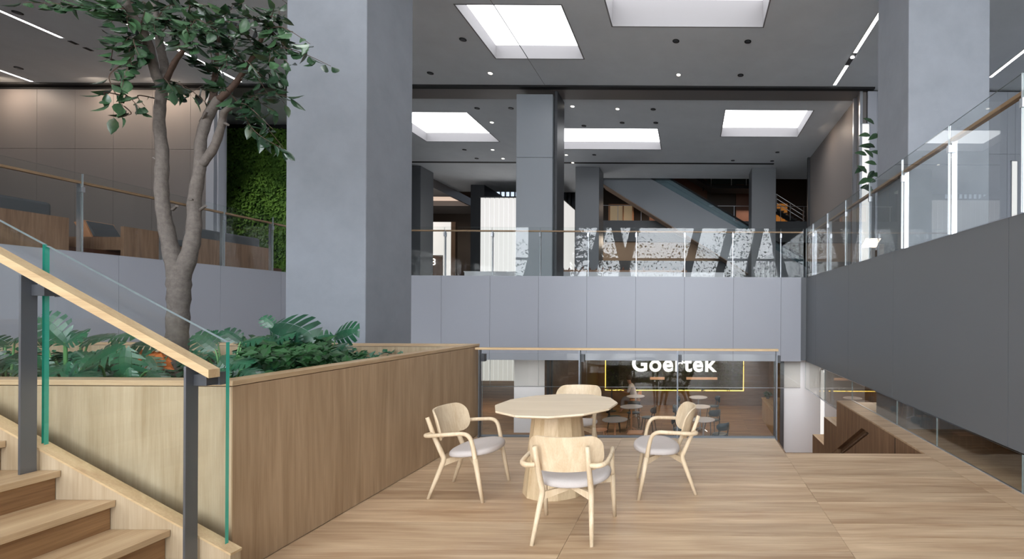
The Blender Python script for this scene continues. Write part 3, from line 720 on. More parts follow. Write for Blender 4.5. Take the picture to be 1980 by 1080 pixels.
# ---- far left passage with lowered ceiling, cream coffer and numbered panel
wp = MB(); wp.prism([(23.4, 7.75), (23.4, ZC), (30.9, ZC), (30.9, 7.75)], 'x', -13.1, -13.0)
struct('wall_bulkhead', wp, M['ceil_trim'])
cc = MB().box(-22, -13.1, 23.4, 26.3, 7.75, 7.85).box(-22, -13.1, 28.6, 30.9, 7.75, 7.85).box(-22, -16.5, 26.3, 28.6, 7.75, 7.85)
struct('ceiling', cc, M['ceil_trim'])
t = thing('skylight', 'slanting cream light coffer in the lowered ceiling at far left of the rear hall', 'skylight', (-15, 27.5, 7.8))
box(-16.5, -13.1, 26.3, 28.6, 8.05, 8.1).build('diffuser', M['cream'], t)
MB().box(-16.5, -13.1, 28.59, 28.62, 7.75, 8.05).box(-16.5, -16.47, 26.3, 28.6, 7.75, 8.05).build('reveal', M['reveal'], t)
struct('wall_dark_pier', box(at(910, 400, Y=25.5).x, -10.9, 25.5, 27.9, ZL, ZC), M['dark'])
a = at(830, 530, Y=27.5); b = at(873, 429, Y=27.5)
t = thing('light_box_wall', 'glowing white wall panel behind the number panel at far left of the rear hall', 'light wall', (a.x, 27.5, ZU))
box(a.x-1, b.x, 27.5, 27.6, ZU, b.z).build('diffuser', M['lightbox'], t); box(b.x, b.x+.25, 27.45, 27.7, ZU, b.z).build('frame', M['brownpanel'], t)
a = at(820, 535, Y=26.8); b = at(855, 493, Y=26.8)
t = thing('number_panel', 'brown panel with a white numeral 8 beside the far left rear column', 'sign', (a.x, 26.8, ZU))
box(a.x, b.x, 26.8, 26.9, ZU, b.z).build('panel', M['brownpanel'], t)
text_obj('numeral', '8', at(834, 512, Y=26.78).x, at(842, 512, Y=26.78).x, 26.78, at(838, 512, Y=26.78).z, M['sign'], .01, .0, parent=t)

# ---- white counter and shelf of small things behind the far railing
a = at(898, 523, Y=18); b = at(1400, 523, Y=18)
t = thing('long_counter', 'long low white counter behind the far gallery railing', 'counter', ((a.x+b.x)/2, 18, ZU))
box(a.x, b.x, 18, 18.6, ZU, a.z-.05).build('body', M['white'], t); box(a.x-.02, b.x+.02, 17.97, 18.63, a.z-.05, a.z-.02).build('worktop', M['white'], t)
a = at(1070, 523, Y=19.6); b = at(1328, 523, Y=19.6)
t = thing('low_shelf', 'long brown wooden shelf behind the white counter', 'shelf', ((a.x+b.x)/2, 19.6, ZU))
box(a.x, b.x, 19.6, 19.9, ZU, a.z+.04).build('body', M['bench'], t)
px = 1075; k = 0
def where(i, n):
    names = ['first', 'second', 'third', 'fourth', 'fifth', 'sixth', 'seventh', 'eighth', 'ninth', 'tenth', 'eleventh', 'twelfth', 'thirteenth', 'fourteenth', 'fifteenth', 'sixteenth', 'seventeenth', 'eighteenth', 'nineteenth', 'twentieth']
    return names[i]
while px < 1325 and k < 20:
    c = at(px, 520, Y=19.7); hh = .09 + .03*((k*5) % 3)
    o = MB().lathe(c.x, 19.72, [(.045, a.z+.041), (.05, a.z+.05), (.05, a.z+hh*.7), (.02, a.z+hh), (.02, a.z+hh+.03)], 10).build('jar', M['leather'], None, smooth=True)
    pivot(o, (c.x, 19.72, a.z+.04)); tag(o, 'small dark jar on the long brown shelf, %s from the left' % where(k, 20), 'jar', 'jars on the brown shelf'); px += 13; k += 1

# ---- gallery wall, lit beige wall, escalator, stairs in the far hall
gw = MB()
zt = at(1200, 426, Y=27).z; zb = at(1200, 466, Y=27).z; z3 = at(1200, 505, Y=27).z
gw.box(-6.0, 12, 27, 27.15, zb, zt); struct('wall_gallery', gw, M['panel_d'])
struct('floor', box(-6, 12.5, 27.16, 31, zt-.3, zt-.02), M['panel_d'])
struct('wall_lit', box(-5.2, 4.2, 27.4, 27.5, ZU, zb), plain('beige_lit_wall', (206, 172, 142), .7))
struct('wall_gallery_low', box(-5.6, 6, 26.6, 26.7, ZU, z3), M['dark'])
def pp2(pts, Y): return [(at(a, b, Y=Y).x, at(a, b, Y=Y).z) for a, b in pts]
TEAL = plain('teal_glass', (128, 156, 166), .2); TEAL.node_tree.nodes['Principled BSDF'].inputs['Alpha'].default_value = .42
es = thing('escalator', 'grey escalator climbing to the upper left across the far hall', 'escalator', (0, 25, ZU))
body = pp2([(1100, 308), (1100, 312), (1163, 353), (1447, 528), (1450, 569), (1600, 569), (1600, 540), (1556, 515), (1447, 452), (1254, 343), (1200, 313)], 24.5)
MB().prism(body, 'y', 24.5, 25.7).build('body', M['clad'], es, fix=True)
MB().prism([(x_, z_-.012) for x_, z_ in pp2([(1163, 353), (1447, 528), (1447, 529.5), (1163, 354.5)], 24.5)], 'y', 24.48, 25.72).build('soffit', plain('bronze_soffit', (150, 126, 108), .5), es, fix=True)
for yy in (24.55, 25.6):
    gl = pp2([(1254, 343), (1447, 452), (1556, 515), (1556, 500), (1447, 436), (1290, 343)], 24.5)
    MB().prism(gl, 'y', yy, yy+.02).build('glass_side', TEAL, es, fix=True)
    ln = [(x_, yy, z_) for x_, z_ in pp2([(1285, 338), (1447, 435), (1556, 499)], 24.5)]
    MB().tube(ln, .05, 6).build('handrail', M['slot'], es)
# upper landing and stair of dark steel
t = thing('stair_landing', 'dark steel landing with glass sides hanging beyond the escalator', 'landing', (1.5, 28, 8))
q = pp2([(1328, 344), (1374, 371), (1452, 372), (1452, 366), (1376, 365), (1336, 340)], 28.5)
MB().prism(q, 'y', 27.6, 28.8).build('slab', M['slot'], t, fix=True)
q = pp2([(1340, 340), (1376, 363), (1452, 364), (1452, 345), (1376, 343), (1374, 338)], 28.5)
MB().prism(q, 'y', 27.62, 27.65).build('glass_side', plain('dark_teal_glass', (40, 54, 54), .3), t, fix=True)
for xx in (1360, 1440):
    c = at(xx, 350, Y=28.4); box(c.x-.03, c.x+.03, 28.3, 28.36, c.z-.6, 11.0).build('hanger', M['slot'], t)
for xx in (1374, 1412, 1440):
    c = at(xx, 365, Y=28.4); box(c.x-.02, c.x+.02, 27.6, 27.64, c.z, c.z+.9).build('post', M['steel'], t)
t = thing('steel_staircase', 'dark steel staircase with thin railings descending right of the far column', 'staircase', (5, 28, 4))
s0 = at(1500, 408, Y=28); s1 = at(1556, 443, Y=28)
N_ = 9
MB().prism(pp2([(1492, 398), (1556, 438), (1556, 446), (1492, 408)], 28), 'y', 28, 28.08).build('stringer', M['slot'], t, fix=True)
for i in range(N_):
    f0 = i/N_; x_ = s0.x+(s1.x-s0.x)*f0; z_ = s0.z+.1+(s1.z-s0.z)*f0
    box(x_, x_+.3, 28.0, 29.0, z_, z_+.05).build('tread', M['panel_d'], t)
for off in (.5, .75, 1.0):
    MB().tube([(s0.x, 28, s0.z+off), (s1.x, 28, s1.z+off)], .022, 5).build('rail', M['steel'], t)
for f0 in (0.02, .5, .95):
    x_ = s0.x+(s1.x-s0.x)*f0; z_ = s0.z+(s1.z-s0.z)*f0; box(x_-.03, x_+.03, 27.98, 28.02, z_, z_+1.02).build('post', M['steel'], t)
# shop front windows on the far wall
t = thing('shop_window', 'softly lit shop window beyond the gallery, left under the escalator', 'window', (-4, 30, 6))
a = at(1178, 425, Y=30.0); b = at(1222, 396, Y=30.0)
box(a.x, b.x, 30.3, 30.35, zt-.4, b.z).build('pane', plain('shop_glow', (190, 170, 140), .5, emit=(214, 190, 150), es=.1), t)
MB().box(a.x-.08, a.x, 30.1, 30.36, zt-.4, b.z+.08).box(b.x, b.x+.08, 30.1, 30.36, zt-.4, b.z+.08).box(a.x-.08, b.x+.08, 30.1, 30.36, b.z, b.z+.08).box((a.x+b.x)/2+.1, (a.x+b.x)/2+.16, 30.1, 30.3, zt-.4, b.z).build('frame', M['tan'], t)
struct('wall_far_panels', MB().box(-2.6, 1.0, 30.2, 30.4, zt-.4, 11).box(2.8, 4.0, 30.0, 30.2, zt-.4, 11), plain('copper_wall', (92, 58, 42), .6))
t = thing('doorway', 'bright tan doorway on the far wall behind the steel staircase', 'door', (6, 30, 6))
a = at(1503, 428, Y=30); box(a.x, a.x+.7, 30.4, 30.45, zt-.02, a.z+1.2).build('leaf', plain('tan_glow', (190, 130, 70), .6, emit=(220, 140, 60), es=.15), t)
# gallery guard rail far back
t = thing('thin_guard_rail', 'thin steel guard rail on the far upper gallery', 'railing', (0, 27, zt))
MB().tube([(-5.5, 27.05, zt+.85), (7, 27.05, zt+.85)], .02, 5).build('rail', M['steel'], t)
for i in range(10): box(-5.4+1.3*i, -5.37+1.3*i, 27.03, 27.06, zt, zt+.85).build('post', M['steel'], t)

# ------------------------------------------------------------------ moss wall and track light, left alcove
t = thing('moss_wall', 'lush dark green planted wall behind the tree, left of the concrete column', 'green wall', (-14, 17, ZU))
box(-17.0, -10.7, 17.2, 17.34, ZU, 8.0).build('backing', plain('dark_moss_board', (14, 24, 12), .9), t)
def g2():
    x = R.uniform(-16.95, -13.4); z = R.uniform(ZU, 7.95); bump_ = .10*math.sin(x*2.1+z*1.3)*math.sin(z*1.7)
    return (x, 17.16-abs(bump_)-R.uniform(0, .09), z), (R.uniform(-.6, .6), -1, R.uniform(-.1, .9)), (R.uniform(-.8, .8), -.4, R.uniform(-1.2, .1))
leaf_cloud(15000, g2, .13, 'foliage', None).build('foliage', M['moss'], t)['kind'] = 'stuff'
a = at(480, 190, X=-13.4); t = thing('track_light', 'black ceiling track with a white spot head in front of the moss wall', 'track light', (-14.2, 15.5, ZC))
MB().box(-14.62, -14.58, 14.9, 17.1, 7.75, 7.8).build('track', M['slot'], t)
sp = MB().tube([(-14.1, 15.55, 7.72), (-14.02, 15.5, 7.52)], .055, 12).build('spot_head', M['white'], t)
MB().box(-14.12, -14.09, 15.5, 15.56, 7.7, ZC).build('arm', M['slot'], t)

# ------------------------------------------------------------------ furniture on the left gallery
pod = box(-18, -10.15, 5.0, 12.0, ZU, 2.57).build('podium', M['leather']); pivot(pod, (-14, 8.5, ZU)); tag(pod, 'low brown wooden podium under the seats on the left gallery', 'podium')
def bench(y0, y1, label, cush=True):
    t = thing('bench_sofa', label, 'sofa', (-10.2, (y0+y1)/2, ZU))
    box(-9.86, -9.80, y0, y1, ZU, 2.98).build('back_board', M['bench'], t)
    box(-10.9, -9.861, y0+.02, y1-.02, 2.575, 2.80).build('seat_base', M['bench'], t)
    if cush:
        box(-10.12, -9.9, y0+.1, y1-.12, 2.81, 3.19).build('back_cushion', M['cushion'], t, bev=.05)
        box(-10.85, -10.13, y0+.1, y1-.12, 2.805, 2.95).build('seat_cushion', M['cushion'], t, bev=.04)
bench(4.6, 7.62, 'brown wooden bench sofa with charcoal cushion at the left photo edge')
bench(8.36, 9.1, 'short brown wooden bench right of the tan lounge chair on the left gallery', cush=False)
bench(9.62, 11.25, 'brown wooden bench sofa with charcoal cushion in front of the moss wall')
t = thing('lounge_chair', 'small tan lounge chair with brown seat and thin black legs on the left gallery', 'chair')
MB().prism([(-.27, .50), (-.12, .54), (.02, .22), (-.02, .18), (-.10, .19)], 'y', -.25, .25).build('backrest', M['tan'], t, fix=True)
MB().prism([(-.10, .53), (.05, .26), (.02, .22), (-.13, .52)], 'y', -.22, .22).build('back_pad', M['cushion'], t, fix=True)
MB().prism([(-.03, .17), (.02, .26), (.36, .24), (.36, .16)], 'y', -.24, .24).build('seat', M['leather'], t, fix=True)
for sy in (-1, 1):
    MB().tube([(-.13, .2*sy, .32), (-.2, .22*sy, 0)], .013, 6).build('leg', M['black'], t)
    MB().tube([(.28, .2*sy, .17), (.34, .22*sy, 0)], .013, 6).build('leg', M['black'], t)
MB().tube([(-.18, -.21, .12), (.05, -.2, .16), (.3, -.2, .16)], .012, 6).build('side_bar', M['black'], t)
MB().tube([(-.18, .21, .12), (.05, .2, .16), (.3, .2, .16)], .012, 6).build('side_bar', M['black'], t)
lc = at(206, 484, Y=8.75); t.location = (lc.x, 8.75, 2.572); t.rotation_euler = (0, 0, .12)

# ------------------------------------------------------------------ planter
XP, YP0, YP1, ZP = -2.65, 2.80, 6.08, 1.14
t = planter = thing('planter', 'large oak panelled planter box holding the tree and monstera plants', 'planter', (-6, 4.4, 0))
for a, b in ((YP0, 3.89), (3.89, 4.98), (4.98, YP1)):
    box(XP-.03, XP, a+.002, b-.002, 0.003, ZP-.036).build('side_panel', M['oak_z'], t)
xe = [-2.652, -5.1, -7.5, -9.3]
for a, b in zip(xe[:-1], xe[1:]):
    box(b+.002, a-.002, YP0, YP0+.03, 0.003, ZP-.036).build('front_panel', M['oak_pale_z'], t)
    box(b+.002, a-.032, YP1-.11, YP1-.08, .85, ZP-.036).build('back_panel', M['oak_pale_z'], t)
box(XP-.11, XP-.08, YP0+.1, YP1-.1, .85, ZP-.036).build('inner_panel', M['oak_z'], t)
MB().box(XP-.1, XP-.031, YP0+.031, YP1-.01, 0, ZP-.045).box(-9.3, XP-.04, YP0+.031, YP0+.1, 0, ZP-.045).box(-9.3, XP-.04, YP1-.08, YP1, ZL, ZP-.045).build('core', M['slot'], t)
cp = .115
box(XP-cp, XP+.003, YP0-.003, YP1+.0, ZP-.032, ZP).build('cap_board', M['oak_y'], t, bev=.003)
box(-9.3, XP-cp-.001, YP0-.003, YP0+cp, ZP-.032, ZP).build('cap_board', M['oak_x'], t, bev=.003)
box(-9.3, XP-cp-.001, YP1-cp, YP1, ZP-.032, ZP).build('cap_board', M['oak_x'], t, bev=.003)
box(-9.3, XP-.1, YP0+.1, YP1-.1, .7, .93).build('soil', M['soil'], t)

# ------------------------------------------------------------------ stair at lower left
stt = thing('staircase', 'oak staircase rising to the left at the lower left photo corner', 'stairs', (-3.5, 1, 0))
for k in range(9):
    z = .19+.16*k; x = -2.53-.30*k
    box(x-.335, x, -.4, 2.638, z-.035, z).build('tread', M['oak_y'], stt, bev=.002)
    box(x-.05, x-.028, -.4, 2.636, z-.16 if k else 0, z-.0355).build('riser', M['riser'], stt)
m = MB(); sl_ = .543
def ztop(x): return .218 + (-2.52-x)*sl_
m.prism([(-2.505, 0.0), (-2.505, ztop(-2.505)), (-5.3, ztop(-5.3)), (-5.3, 0)], 'y', 2.64, 2.70)
m.build('stringer', M['oak_pale_z'], stt, fix=True)
m = MB(); m.prism([(-2.50, ztop(-2.505)), (-2.50, ztop(-2.505)+.012), (-5.3, ztop(-5.3)+.012), (-5.3, ztop(-5.3))], 'y', 2.636, 2.704)
m.build('stringer_cap', M['rail'], stt, fix=True)
rl = thing('stair_balustrade', 'glass stair balustrade with pale oak handrail and flat steel posts at left', 'balustrade', (-3.5, 2.66, 0))
def gt(x): return 1.372 + (-2.565-x)*.527
for a, b in ((-2.562, -3.565), (-3.578, -4.6)):
    mbg = MB().prism([(a, ztop(a)+.013), (a, gt(a)), (b, gt(b)), (b, ztop(b)+.013)], 'y', 2.669, 2.689, mi=0, side=1)
    mbg.m[3] = 2; mbg.m[5] = 2
    mbg.build('glass_panel', [M['glass'], M['edge'], M['edge_pale']], rl, fix=True)
sR = .548
def zr(x): return 1.232 + (-2.55-x)*sR
m = MB(); m.prism([(-2.55, zr(-2.55)-.045), (-2.55, zr(-2.55)), (-5.2, zr(-5.2)), (-5.2, zr(-5.2)-.045)], 'y', 2.56, 2.622)
m.build('handrail', M['rail'], rl, fix=True)
m = MB(); m.prism([(-2.56, zr(-2.56)-.051), (-2.56, zr(-2.56)-.0455), (-5.2, zr(-5.2)-.0455), (-5.2, zr(-5.2)-.051)], 'y', 2.572, 2.61)
m.build('rail_plate', M['steel'], rl, fix=True)
for x, zb_ in ((-2.675, .19), (-3.55, .67), (-4.42, 1.15)):
    p = box(x-.006, x+.006, 2.56, 2.625, zb_, zr(x)-.052).build('post', M['steel_d'], rl)
    box(x-.004, x+.075, 2.60, 2.668, zr(x)-.16, zr(x)-.10).build('bracket', M['dark'], p)
    box(x-.004+.05, x+.085, 2.664, 2.70, zr(x)-.165, zr(x)-.095).build('clamp', M['steel_d'], p)

# ------------------------------------------------------------------ round table and four chairs
tb = thing('round_table', 'blond wooden twelve-sided pedestal table in the middle of the four armchairs', 'table', (-1.157, 4.22, 0))
ph_ = PI/12
rt = .522
MB().lathe(-1.157, 4.22, [(rt-.07, .708), (rt-.004, .728), (rt, .734), (rt-.003, .745)], 12, ph=.14).build('tabletop', M['tablewood'], tb)
MB().lathe(-1.157, 4.22, [(.285, 0), (.285, .006), (.205, .707)], 12, ph=.3).build('pedestal', M['basewood'], tb)

def smooth_path(pts, n=6):
    pts = [Vector(p) for p in pts]; out = []
    for i in range(len(pts)-1):
        p0 = pts[max(i-1, 0)]; p1 = pts[i]; p2 = pts[i+1]; p3 = pts[min(i+2, len(pts)-1)]
        for k in range(n):
            u = k/n
            out.append(.5*((2*p1)+(-p0+p2)*u+(2*p0-5*p1+4*p2-p3)*u*u+(-p0+3*p1-3*p2+p3)*u*u*u))
    out.append(pts[-1]); return out
def lerp_r(rs, n, cnt):
    out = []
    for i in range(cnt):
        u = i/(cnt-1)*(len(rs)-1); k = min(int(u), len(rs)-2); out.append(rs[k]+(rs[k+1]-rs[k])*(u-k))
    return out
def armchair(label):
    t = thing('armchair', label, 'chair')
    # facing +x; cushion
    b = MB(); nr, na = 7, 40
    def se(a, s):
        c, d = math.cos(a), math.sin(a); e = 2/2.25
        return (.072 + s*.203*math.copysign(abs(c)**e, c), s*.262*math.copysign(abs(d)**e, d))
    prof = [(0.001, .402), (.45, .400), (.8, .396), (.93, .390), (.985, .378), (1.0, .362), (.985, .350), (.93, .344), (.6, .343), (.001, .343)]
    for s, z in prof:
        for k in range(na):
            x, y = se(2*PI*k/na, s); b.v.append((x, y, z + .018*(x/.25) + .012*(y/.26)**2 - .010*(1-s)))
    for i in range(len(prof)-1):
        for k in range(na):
            b.f.append((i*na+k, i*na+(k+1) % na, (i+1)*na+(k+1) % na, (i+1)*na+k)); b.m.append(0)
    b.build('seat', M['fabric'], t, smooth=True, fix=True)
    # curved plywood backrest, pill outline
    b = MB(); nu, nv = 28, 8; W, H, cr = .285, .128, .105; Rr = .36
    for side in (0, 1):
        for i in range(nu+1):
            s = -W + 2*W*i/nu
            s = W*math.sin((i/nu-.5)*PI)
            over = abs(s) - (W-cr)
            h = H if over <= 0 else (H-cr) + math.sqrt(max(0, cr*cr-over*over))
            if abs(s) > W-.0005: h = .012
            for j in range(nv+1):
                v = -h + 2*h*j/nv
                a = s/Rr; rr = Rr - (.014 if side else 0)
                x = -.245 + (Rr - rr*math.cos(a)); y = rr*math.sin(a)
                b.v.append((x - .26*v, y, .60 + v*.97))
    st_ = (nu+1)*(nv+1)
    for i in range(nu):
        for j in range(nv):
            a = i*(nv+1)+j; b.f.append((a, a+1, a+nv+2, a+nv+1)); b.m.append(0); b.f.append((st_+a, st_+a+nv+1, st_+a+nv+2, st_+a+1)); b.m.append(0)
        for j in (0, nv):
            a = i*(nv+1)+j; b.f.append((a, a+nv+1, st_+a+nv+1, st_+a)); b.m.append(0)
    for i in (0, nu):
        for j in range(nv):
            a = i*(nv+1)+j; b.f.append((a, a+1, st_+a+1, st_+a)); b.m.append(0)
    bo = b.build('backrest', M['chairwood'], t, smooth=False, fix=True)
    for sy in (1, -1):
        pth = [(-.25, .20*sy, 0), (-.135, .168*sy, .315), (-.215, .172*sy, .50), (-.275, .175*sy, .665)]
        MB().tube([pth[0], (-.19, .184*sy, .16), (-.141, .17*sy, .295), (-.137, .168*sy, .33), pth[2], pth[3]], [.0135, .018, .0205, .0205, .0175, .016], 12).build('rear_leg', M['chairwood'], t, smooth=True)
        MB().tube([(.235, .262*sy, 0), (.20, .258*sy, .18), (.168, .255*sy, .35)], [.0135, .018, .020], 12).build('front_leg', M['chairwood'], t, smooth=True)
        ap = smooth_path([(.168, .255*sy, .345), (.150, .257*sy, .45), (.125, .262*sy, .525), (.08, .272*sy, .556), (0, .285*sy, .556), (-.12, .290*sy, .548), (-.2, .283*sy, .540), (-.245, .245*sy, .535), (-.235, .185*sy, .532)], 5)
        MB().tube(ap, lerp_r([.0195, .017, .0165, .0165, .016, .016, .0165, .017, .0155], 0, len(ap)), 12).build('armrest', M['chairwood'], t, smooth=True)
        m = MB(); a = Vector((-.138, .168*sy, .292)); c = Vector((.175, -.250*sy, .312)); d = (c-a).normalized(); s_ = Vector((-d.y, d.x, 0))*.011
        mid = (a+c)/2; 
        for p0, p1, h0, h1 in ((a, mid, .026, .012), (mid, c, .012, .026)):
            z0_, z1_ = (0, .018) if p1 is mid else (.018, 0)
            vs = []
            for pnt, hh, zz in ((p0, h0, z0_), (p1, h1, z1_)):
                for q in (-1, 1):
                    for r_ in (-1, 1): vs.append(pnt + s_*q + Vector((0, 0, zz + hh*r_ - (.001 if sy > 0 else 0))))
            m.add(vs, [(0, 1, 3, 2), (4, 6, 7, 5), (0, 4, 5, 1), (2, 3, 7, 6), (0, 2, 6, 4), (1, 5, 7, 3)])
        m.build('cross_rail', M['chairwood'], t, fix=True)
    return t
ac = armchair('blond wooden armchair left of the round table, facing right')
def face(o, cx, cy, fx_, fy_):
    o.location = (cx, cy, 0); o.rotation_euler = (0, 0, math.atan2(fy_, fx_))
c2 = copy_tree(ac); c2['label'] = 'blond wooden armchair right of the round table, facing left'
c3 = copy_tree(ac); c3['label'] = 'blond wooden armchair nearest the viewer, seen from behind'
c4 = copy_tree(ac); c4['label'] = 'blond wooden armchair behind the round table, mostly hidden by the tabletop'
face(ac, -1.90, 4.18, 1, -.03); face(c2, -.22, 4.27, -.467, -.06)
face(c3, -.835, 3.44, .03, 1); face(c4, -1.24, 5.20, -.06, -1)
for o in (ac, c2, c3, c4): o['group'] = 'armchairs around the round table'

# ------------------------------------------------------------------ the indoor tree
tree = thing('indoor_tree', 'slim forked indoor tree with glossy green leaves growing from the planter', 'tree', tuple(at(342, 700, Y=4.5).xy) + (.9,))
def A(px, py, y=4.5): return at(px, py, Y=y)
def limb(pts, r0, name='branch', mat='bark', n=5, sides=10):
    P = smooth_path([A(*p) for p in pts], n); rs = lerp_r(r0, 0, len(P))
    rs = [r*(1+.06*math.sin(i*1.9+pts[0][0])) for i, r in enumerate(rs)]
    MB().tube(P, rs, sides).build(name, M[mat], tree, smooth=True); return P
limb([(343, 730, 4.5), (342, 670, 4.5), (345, 600, 4.5), (346, 550, 4.5), (343, 512, 4.5)], [.092, .082, .077, .085, .068], 'trunk', sides=14)
limb([(345, 540, 4.5), (330, 480, 4.5), (317, 415, 4.5), (312, 360, 4.5), (314, 300, 4.5), (308, 240, 4.5), (311, 190, 4.5), (317, 160, 4.5)], [.075, .062, .052, .050, .046, .042, .040, .040])
limb([(346, 545, 4.5), (366, 490, 4.52), (375, 440, 4.55), (376, 385, 4.6), (386, 325, 4.6), (389, 268, 4.6), (404, 222, 4.6), (424, 190, 4.6)], [.075, .062, .055, .050, .045, .042, .040, .034])
limb([(424, 192, 4.6), (452, 165, 4.55), (478, 128, 4.5), (498, 95, 4.45), (510, 62, 4.4), (518, 46, 4.4)], [.032, .024, .020, .017, .015, .012], mat='bark2')
limb([(390, 318, 4.6), (414, 284, 4.6), (429, 240, 4.55), (434, 216, 4.5), (462, 200, 4.45)], [.036, .034, .030, .026, .014], mat='bark')
limb([(404, 224, 4.6), (412, 190, 4.75), (416, 150, 4.9), (420, 100, 5)], [.036, .030, .024, .014], mat='bark2')
limb([(315, 172, 4.5), (300, 140, 4.45), (288, 90, 4.4), (272, 50, 4.3), (250, 20, 4.2), (238, -30, 4.1)], [.040, .036, .034, .030, .026, .02])
limb([(316, 172, 4.5), (318, 130, 4.55), (310, 90, 4.6), (302, 40, 4.6), (299, 0, 4.6), (300, -80, 4.6)], [.038, .032, .030, .026, .024, .016])
limb([(320, 158, 4.5), (338, 120, 4.4), (358, 92, 4.3), (372, 60, 4.2)], [.022, .020, .014, .008], mat='bark2')
limb([(272, 52, 4.3), (262, 30, 4.5), (254, 0, 4.6), (250, -40, 4.7)], [.018, .016, .014, .01], mat='bark2')
for (a, b) in (((388, 235, 4.6), (400, 215, 4.5)), ((297, 305, 4.5), (303, 308, 4.5)), ((388, 405, 4.55), (398, 398, 4.5)), ((366, 385, 4.5), (373, 386, 4.5)), ((434, 238, 4.55), (441, 241, 4.5)), ((334, 405, 4.5), (342, 398, 4.45))):
    MB().tube([A(*a), A(*b)], [.014, .011], 7).build('stub', M['bark'], tree)
# twigs: root point, end point, leaves
TW = []
def tw(a, b, n, sag=8): TW.append((a, b, n, sag))
def fan(root, targets, n=7):
    for q in targets: tw(root, q, n)
fan((512, 60, 4.4), [(560, 70, 4.2), (600, 85, 4.0), (545, 40, 4.3), (530, 15, 4.2), (470, 30, 4.0), (560, 100, 4.3), (540, 20, 4.9)], 6)
fan((498, 95, 4.45), [(590, 90, 4.3), (640, 128, 4.3), (560, 125, 4.2), (540, 150, 4.3), (450, 60, 4.1), (430, 40, 4.3), (520, 120, 4.0)], 7)
fan((478, 128, 4.5), [(545, 165, 4.5), (520, 185, 4.3), (430, 90, 4.3), (400, 70, 4.2), (550, 200, 4.4), (505, 150, 4.1), (440, 130, 4.1)], 7)
fan((462, 200, 4.45), [(500, 190, 4.3), (480, 235, 4.4), (530, 215, 4.4), (548, 285, 4.5), (528, 250, 4.3), (430, 170, 4.3), (560, 188, 4.4)], 6)
fan((416, 150, 4.9), [(380, 120, 4.7), (440, 110, 4.6), (460, 80, 4.8), (400, 60, 5.0), (350, 190, 4.8), (430, 200, 4.7)], 7)
fan((420, 100, 5.0), [(360, 50, 4.8), (400, 20, 4.8), (450, 10, 4.9), (480, 50, 5.1), (500, 30, 4.8), (380, 10, 4.5)], 7)
fan((372, 60, 4.2), [(330, 30, 4.1), (400, 10, 4.1), (420, 60, 4.0), (380, 95, 4.0), (440, 25, 4.0), (350, 80, 4.3), (470, 5, 4.0)], 7)
fan((288, 90, 4.4), [(240, 95, 4.2), (215, 115, 4.2), (250, 130, 4.2), (270, 110, 4.0), (235, 170, 4.1), (262, 150, 4.2), (232, 75, 4.3)], 5)
fan((272, 50, 4.3), [(200, 25, 4.2), (230, 10, 4.1), (180, 10, 4.3), (215, 45, 4.2), (280, 20, 4.0), (300, 60, 4.0), (250, 55, 4.1)], 6)
tw((250, 18, 4.2), (45, 4, 4.0), 9, 4); tw((250, 18, 4.2), (120, 10, 4.1), 7, 4)
fan((302, 40, 4.6), [(330, 10, 4.5), (350, 40, 4.4), (310, 70, 4.2), (340, 70, 4.4), (275, 5, 4.6), (360, 15, 4.3)], 6)
fan((317, 160, 4.5), [(350, 180, 4.4), (370, 185, 4.3), (400, 200, 4.6), (335, 175, 4.3)], 4)
tw((236, 125, 4.2), (238, 205, 4.15), 4, 2); tw((238, 180, 4.15), (275, 215, 4.15), 3, 3); tw((300, 190, 4.5), (280, 205, 4.3), 2, 2); tw((238, 185, 4.15), (215, 198, 4.1), 3, 2); tw((240, 205, 4.15), (222, 226, 4.1), 2, 2)
tw((460, 195, 4.4), (548, 288, 4.35), 8, -10)
for i in range(26):   # crown above the frame
    tw((300+R.uniform(-40, 160), -40, 4.5+R.uniform(-.3, .4)), (R.uniform(120, 560), R.uniform(-220, -20), R.uniform(3.9, 5.2)), 6)
lm = MB()
lv = []; nl = 5
for i, (y, wd) in enumerate(((0, .02), (.2, .19), (.45, .25), (.72, .17), (1.0, .0))):
    z = -.18*y*y
    lv += [(-wd, y, z+.35*wd), (0, y, z), (wd, y, z+.35*wd)]
lf = []
for i in range(4):
    for j in range(2): a = i*3+j; lf.append((a, a+1, a+4, a+3))
lm.add(lv, lf)
leaf_me = lm.mesh('leaf', M['leaf'], smooth=True)
LV = [Vector(v) for v in lv]
leaves = []; tm = MB()
for (a, b, n, sag) in TW:
    p0, p1 = A(*a), A(*b); mid = (p0+p1)/2 + Vector((0, R.uniform(-.1, .1), .06*sag/8))
    P = smooth_path([p0, mid, p1], 5); tm.tube(P, lerp_r([.006, .004, .002], 0, len(P)), 4)
    d0 = (p1-p0).normalized(); n = int(n*1.6)+1
    for k in range(n):
        u = .22 + .78*(k+.3*R.random())/max(1, n-1) if n > 1 else 1; u = min(u, 1)
        q = P[min(int(u*(len(P)-1)), len(P)-1)]
        tip = (d0*.5 + Vector((R.uniform(-1, 1), R.uniform(-.8, .5), R.uniform(-1.0, .15)))).normalized()
        nrm = Vector((R.uniform(-.6, .6), -R.uniform(.1, .9), R.uniform(.3, 1.0))); nrm = (nrm - tip*nrm.dot(tip)).normalized()
        s = nrm.cross(tip).normalized(); L_ = R.uniform(.10, .155)
        mat_ = Matrix((s, tip, -s.cross(tip)*-1)).transposed()
        rot = Matrix((s, tip, s.cross(tip))).transposed().to_4x4()
        leaves.append((Matrix.Translation(q + tip*.012) @ rot @ Matrix.Scale(L_, 4), q))
tm.build('twigs', M['bark2'], tree)['kind'] = 'stuff'
def inframe(q):
    x = VX + q.x/q.y*FPX; y = VY - (q.z-EYE)/q.y*FPX; return 0 < y < 400 and x > 0
leaves.sort(key=lambda t_: (not inframe(t_[1]), t_[1].y))
ol = origin(tree)
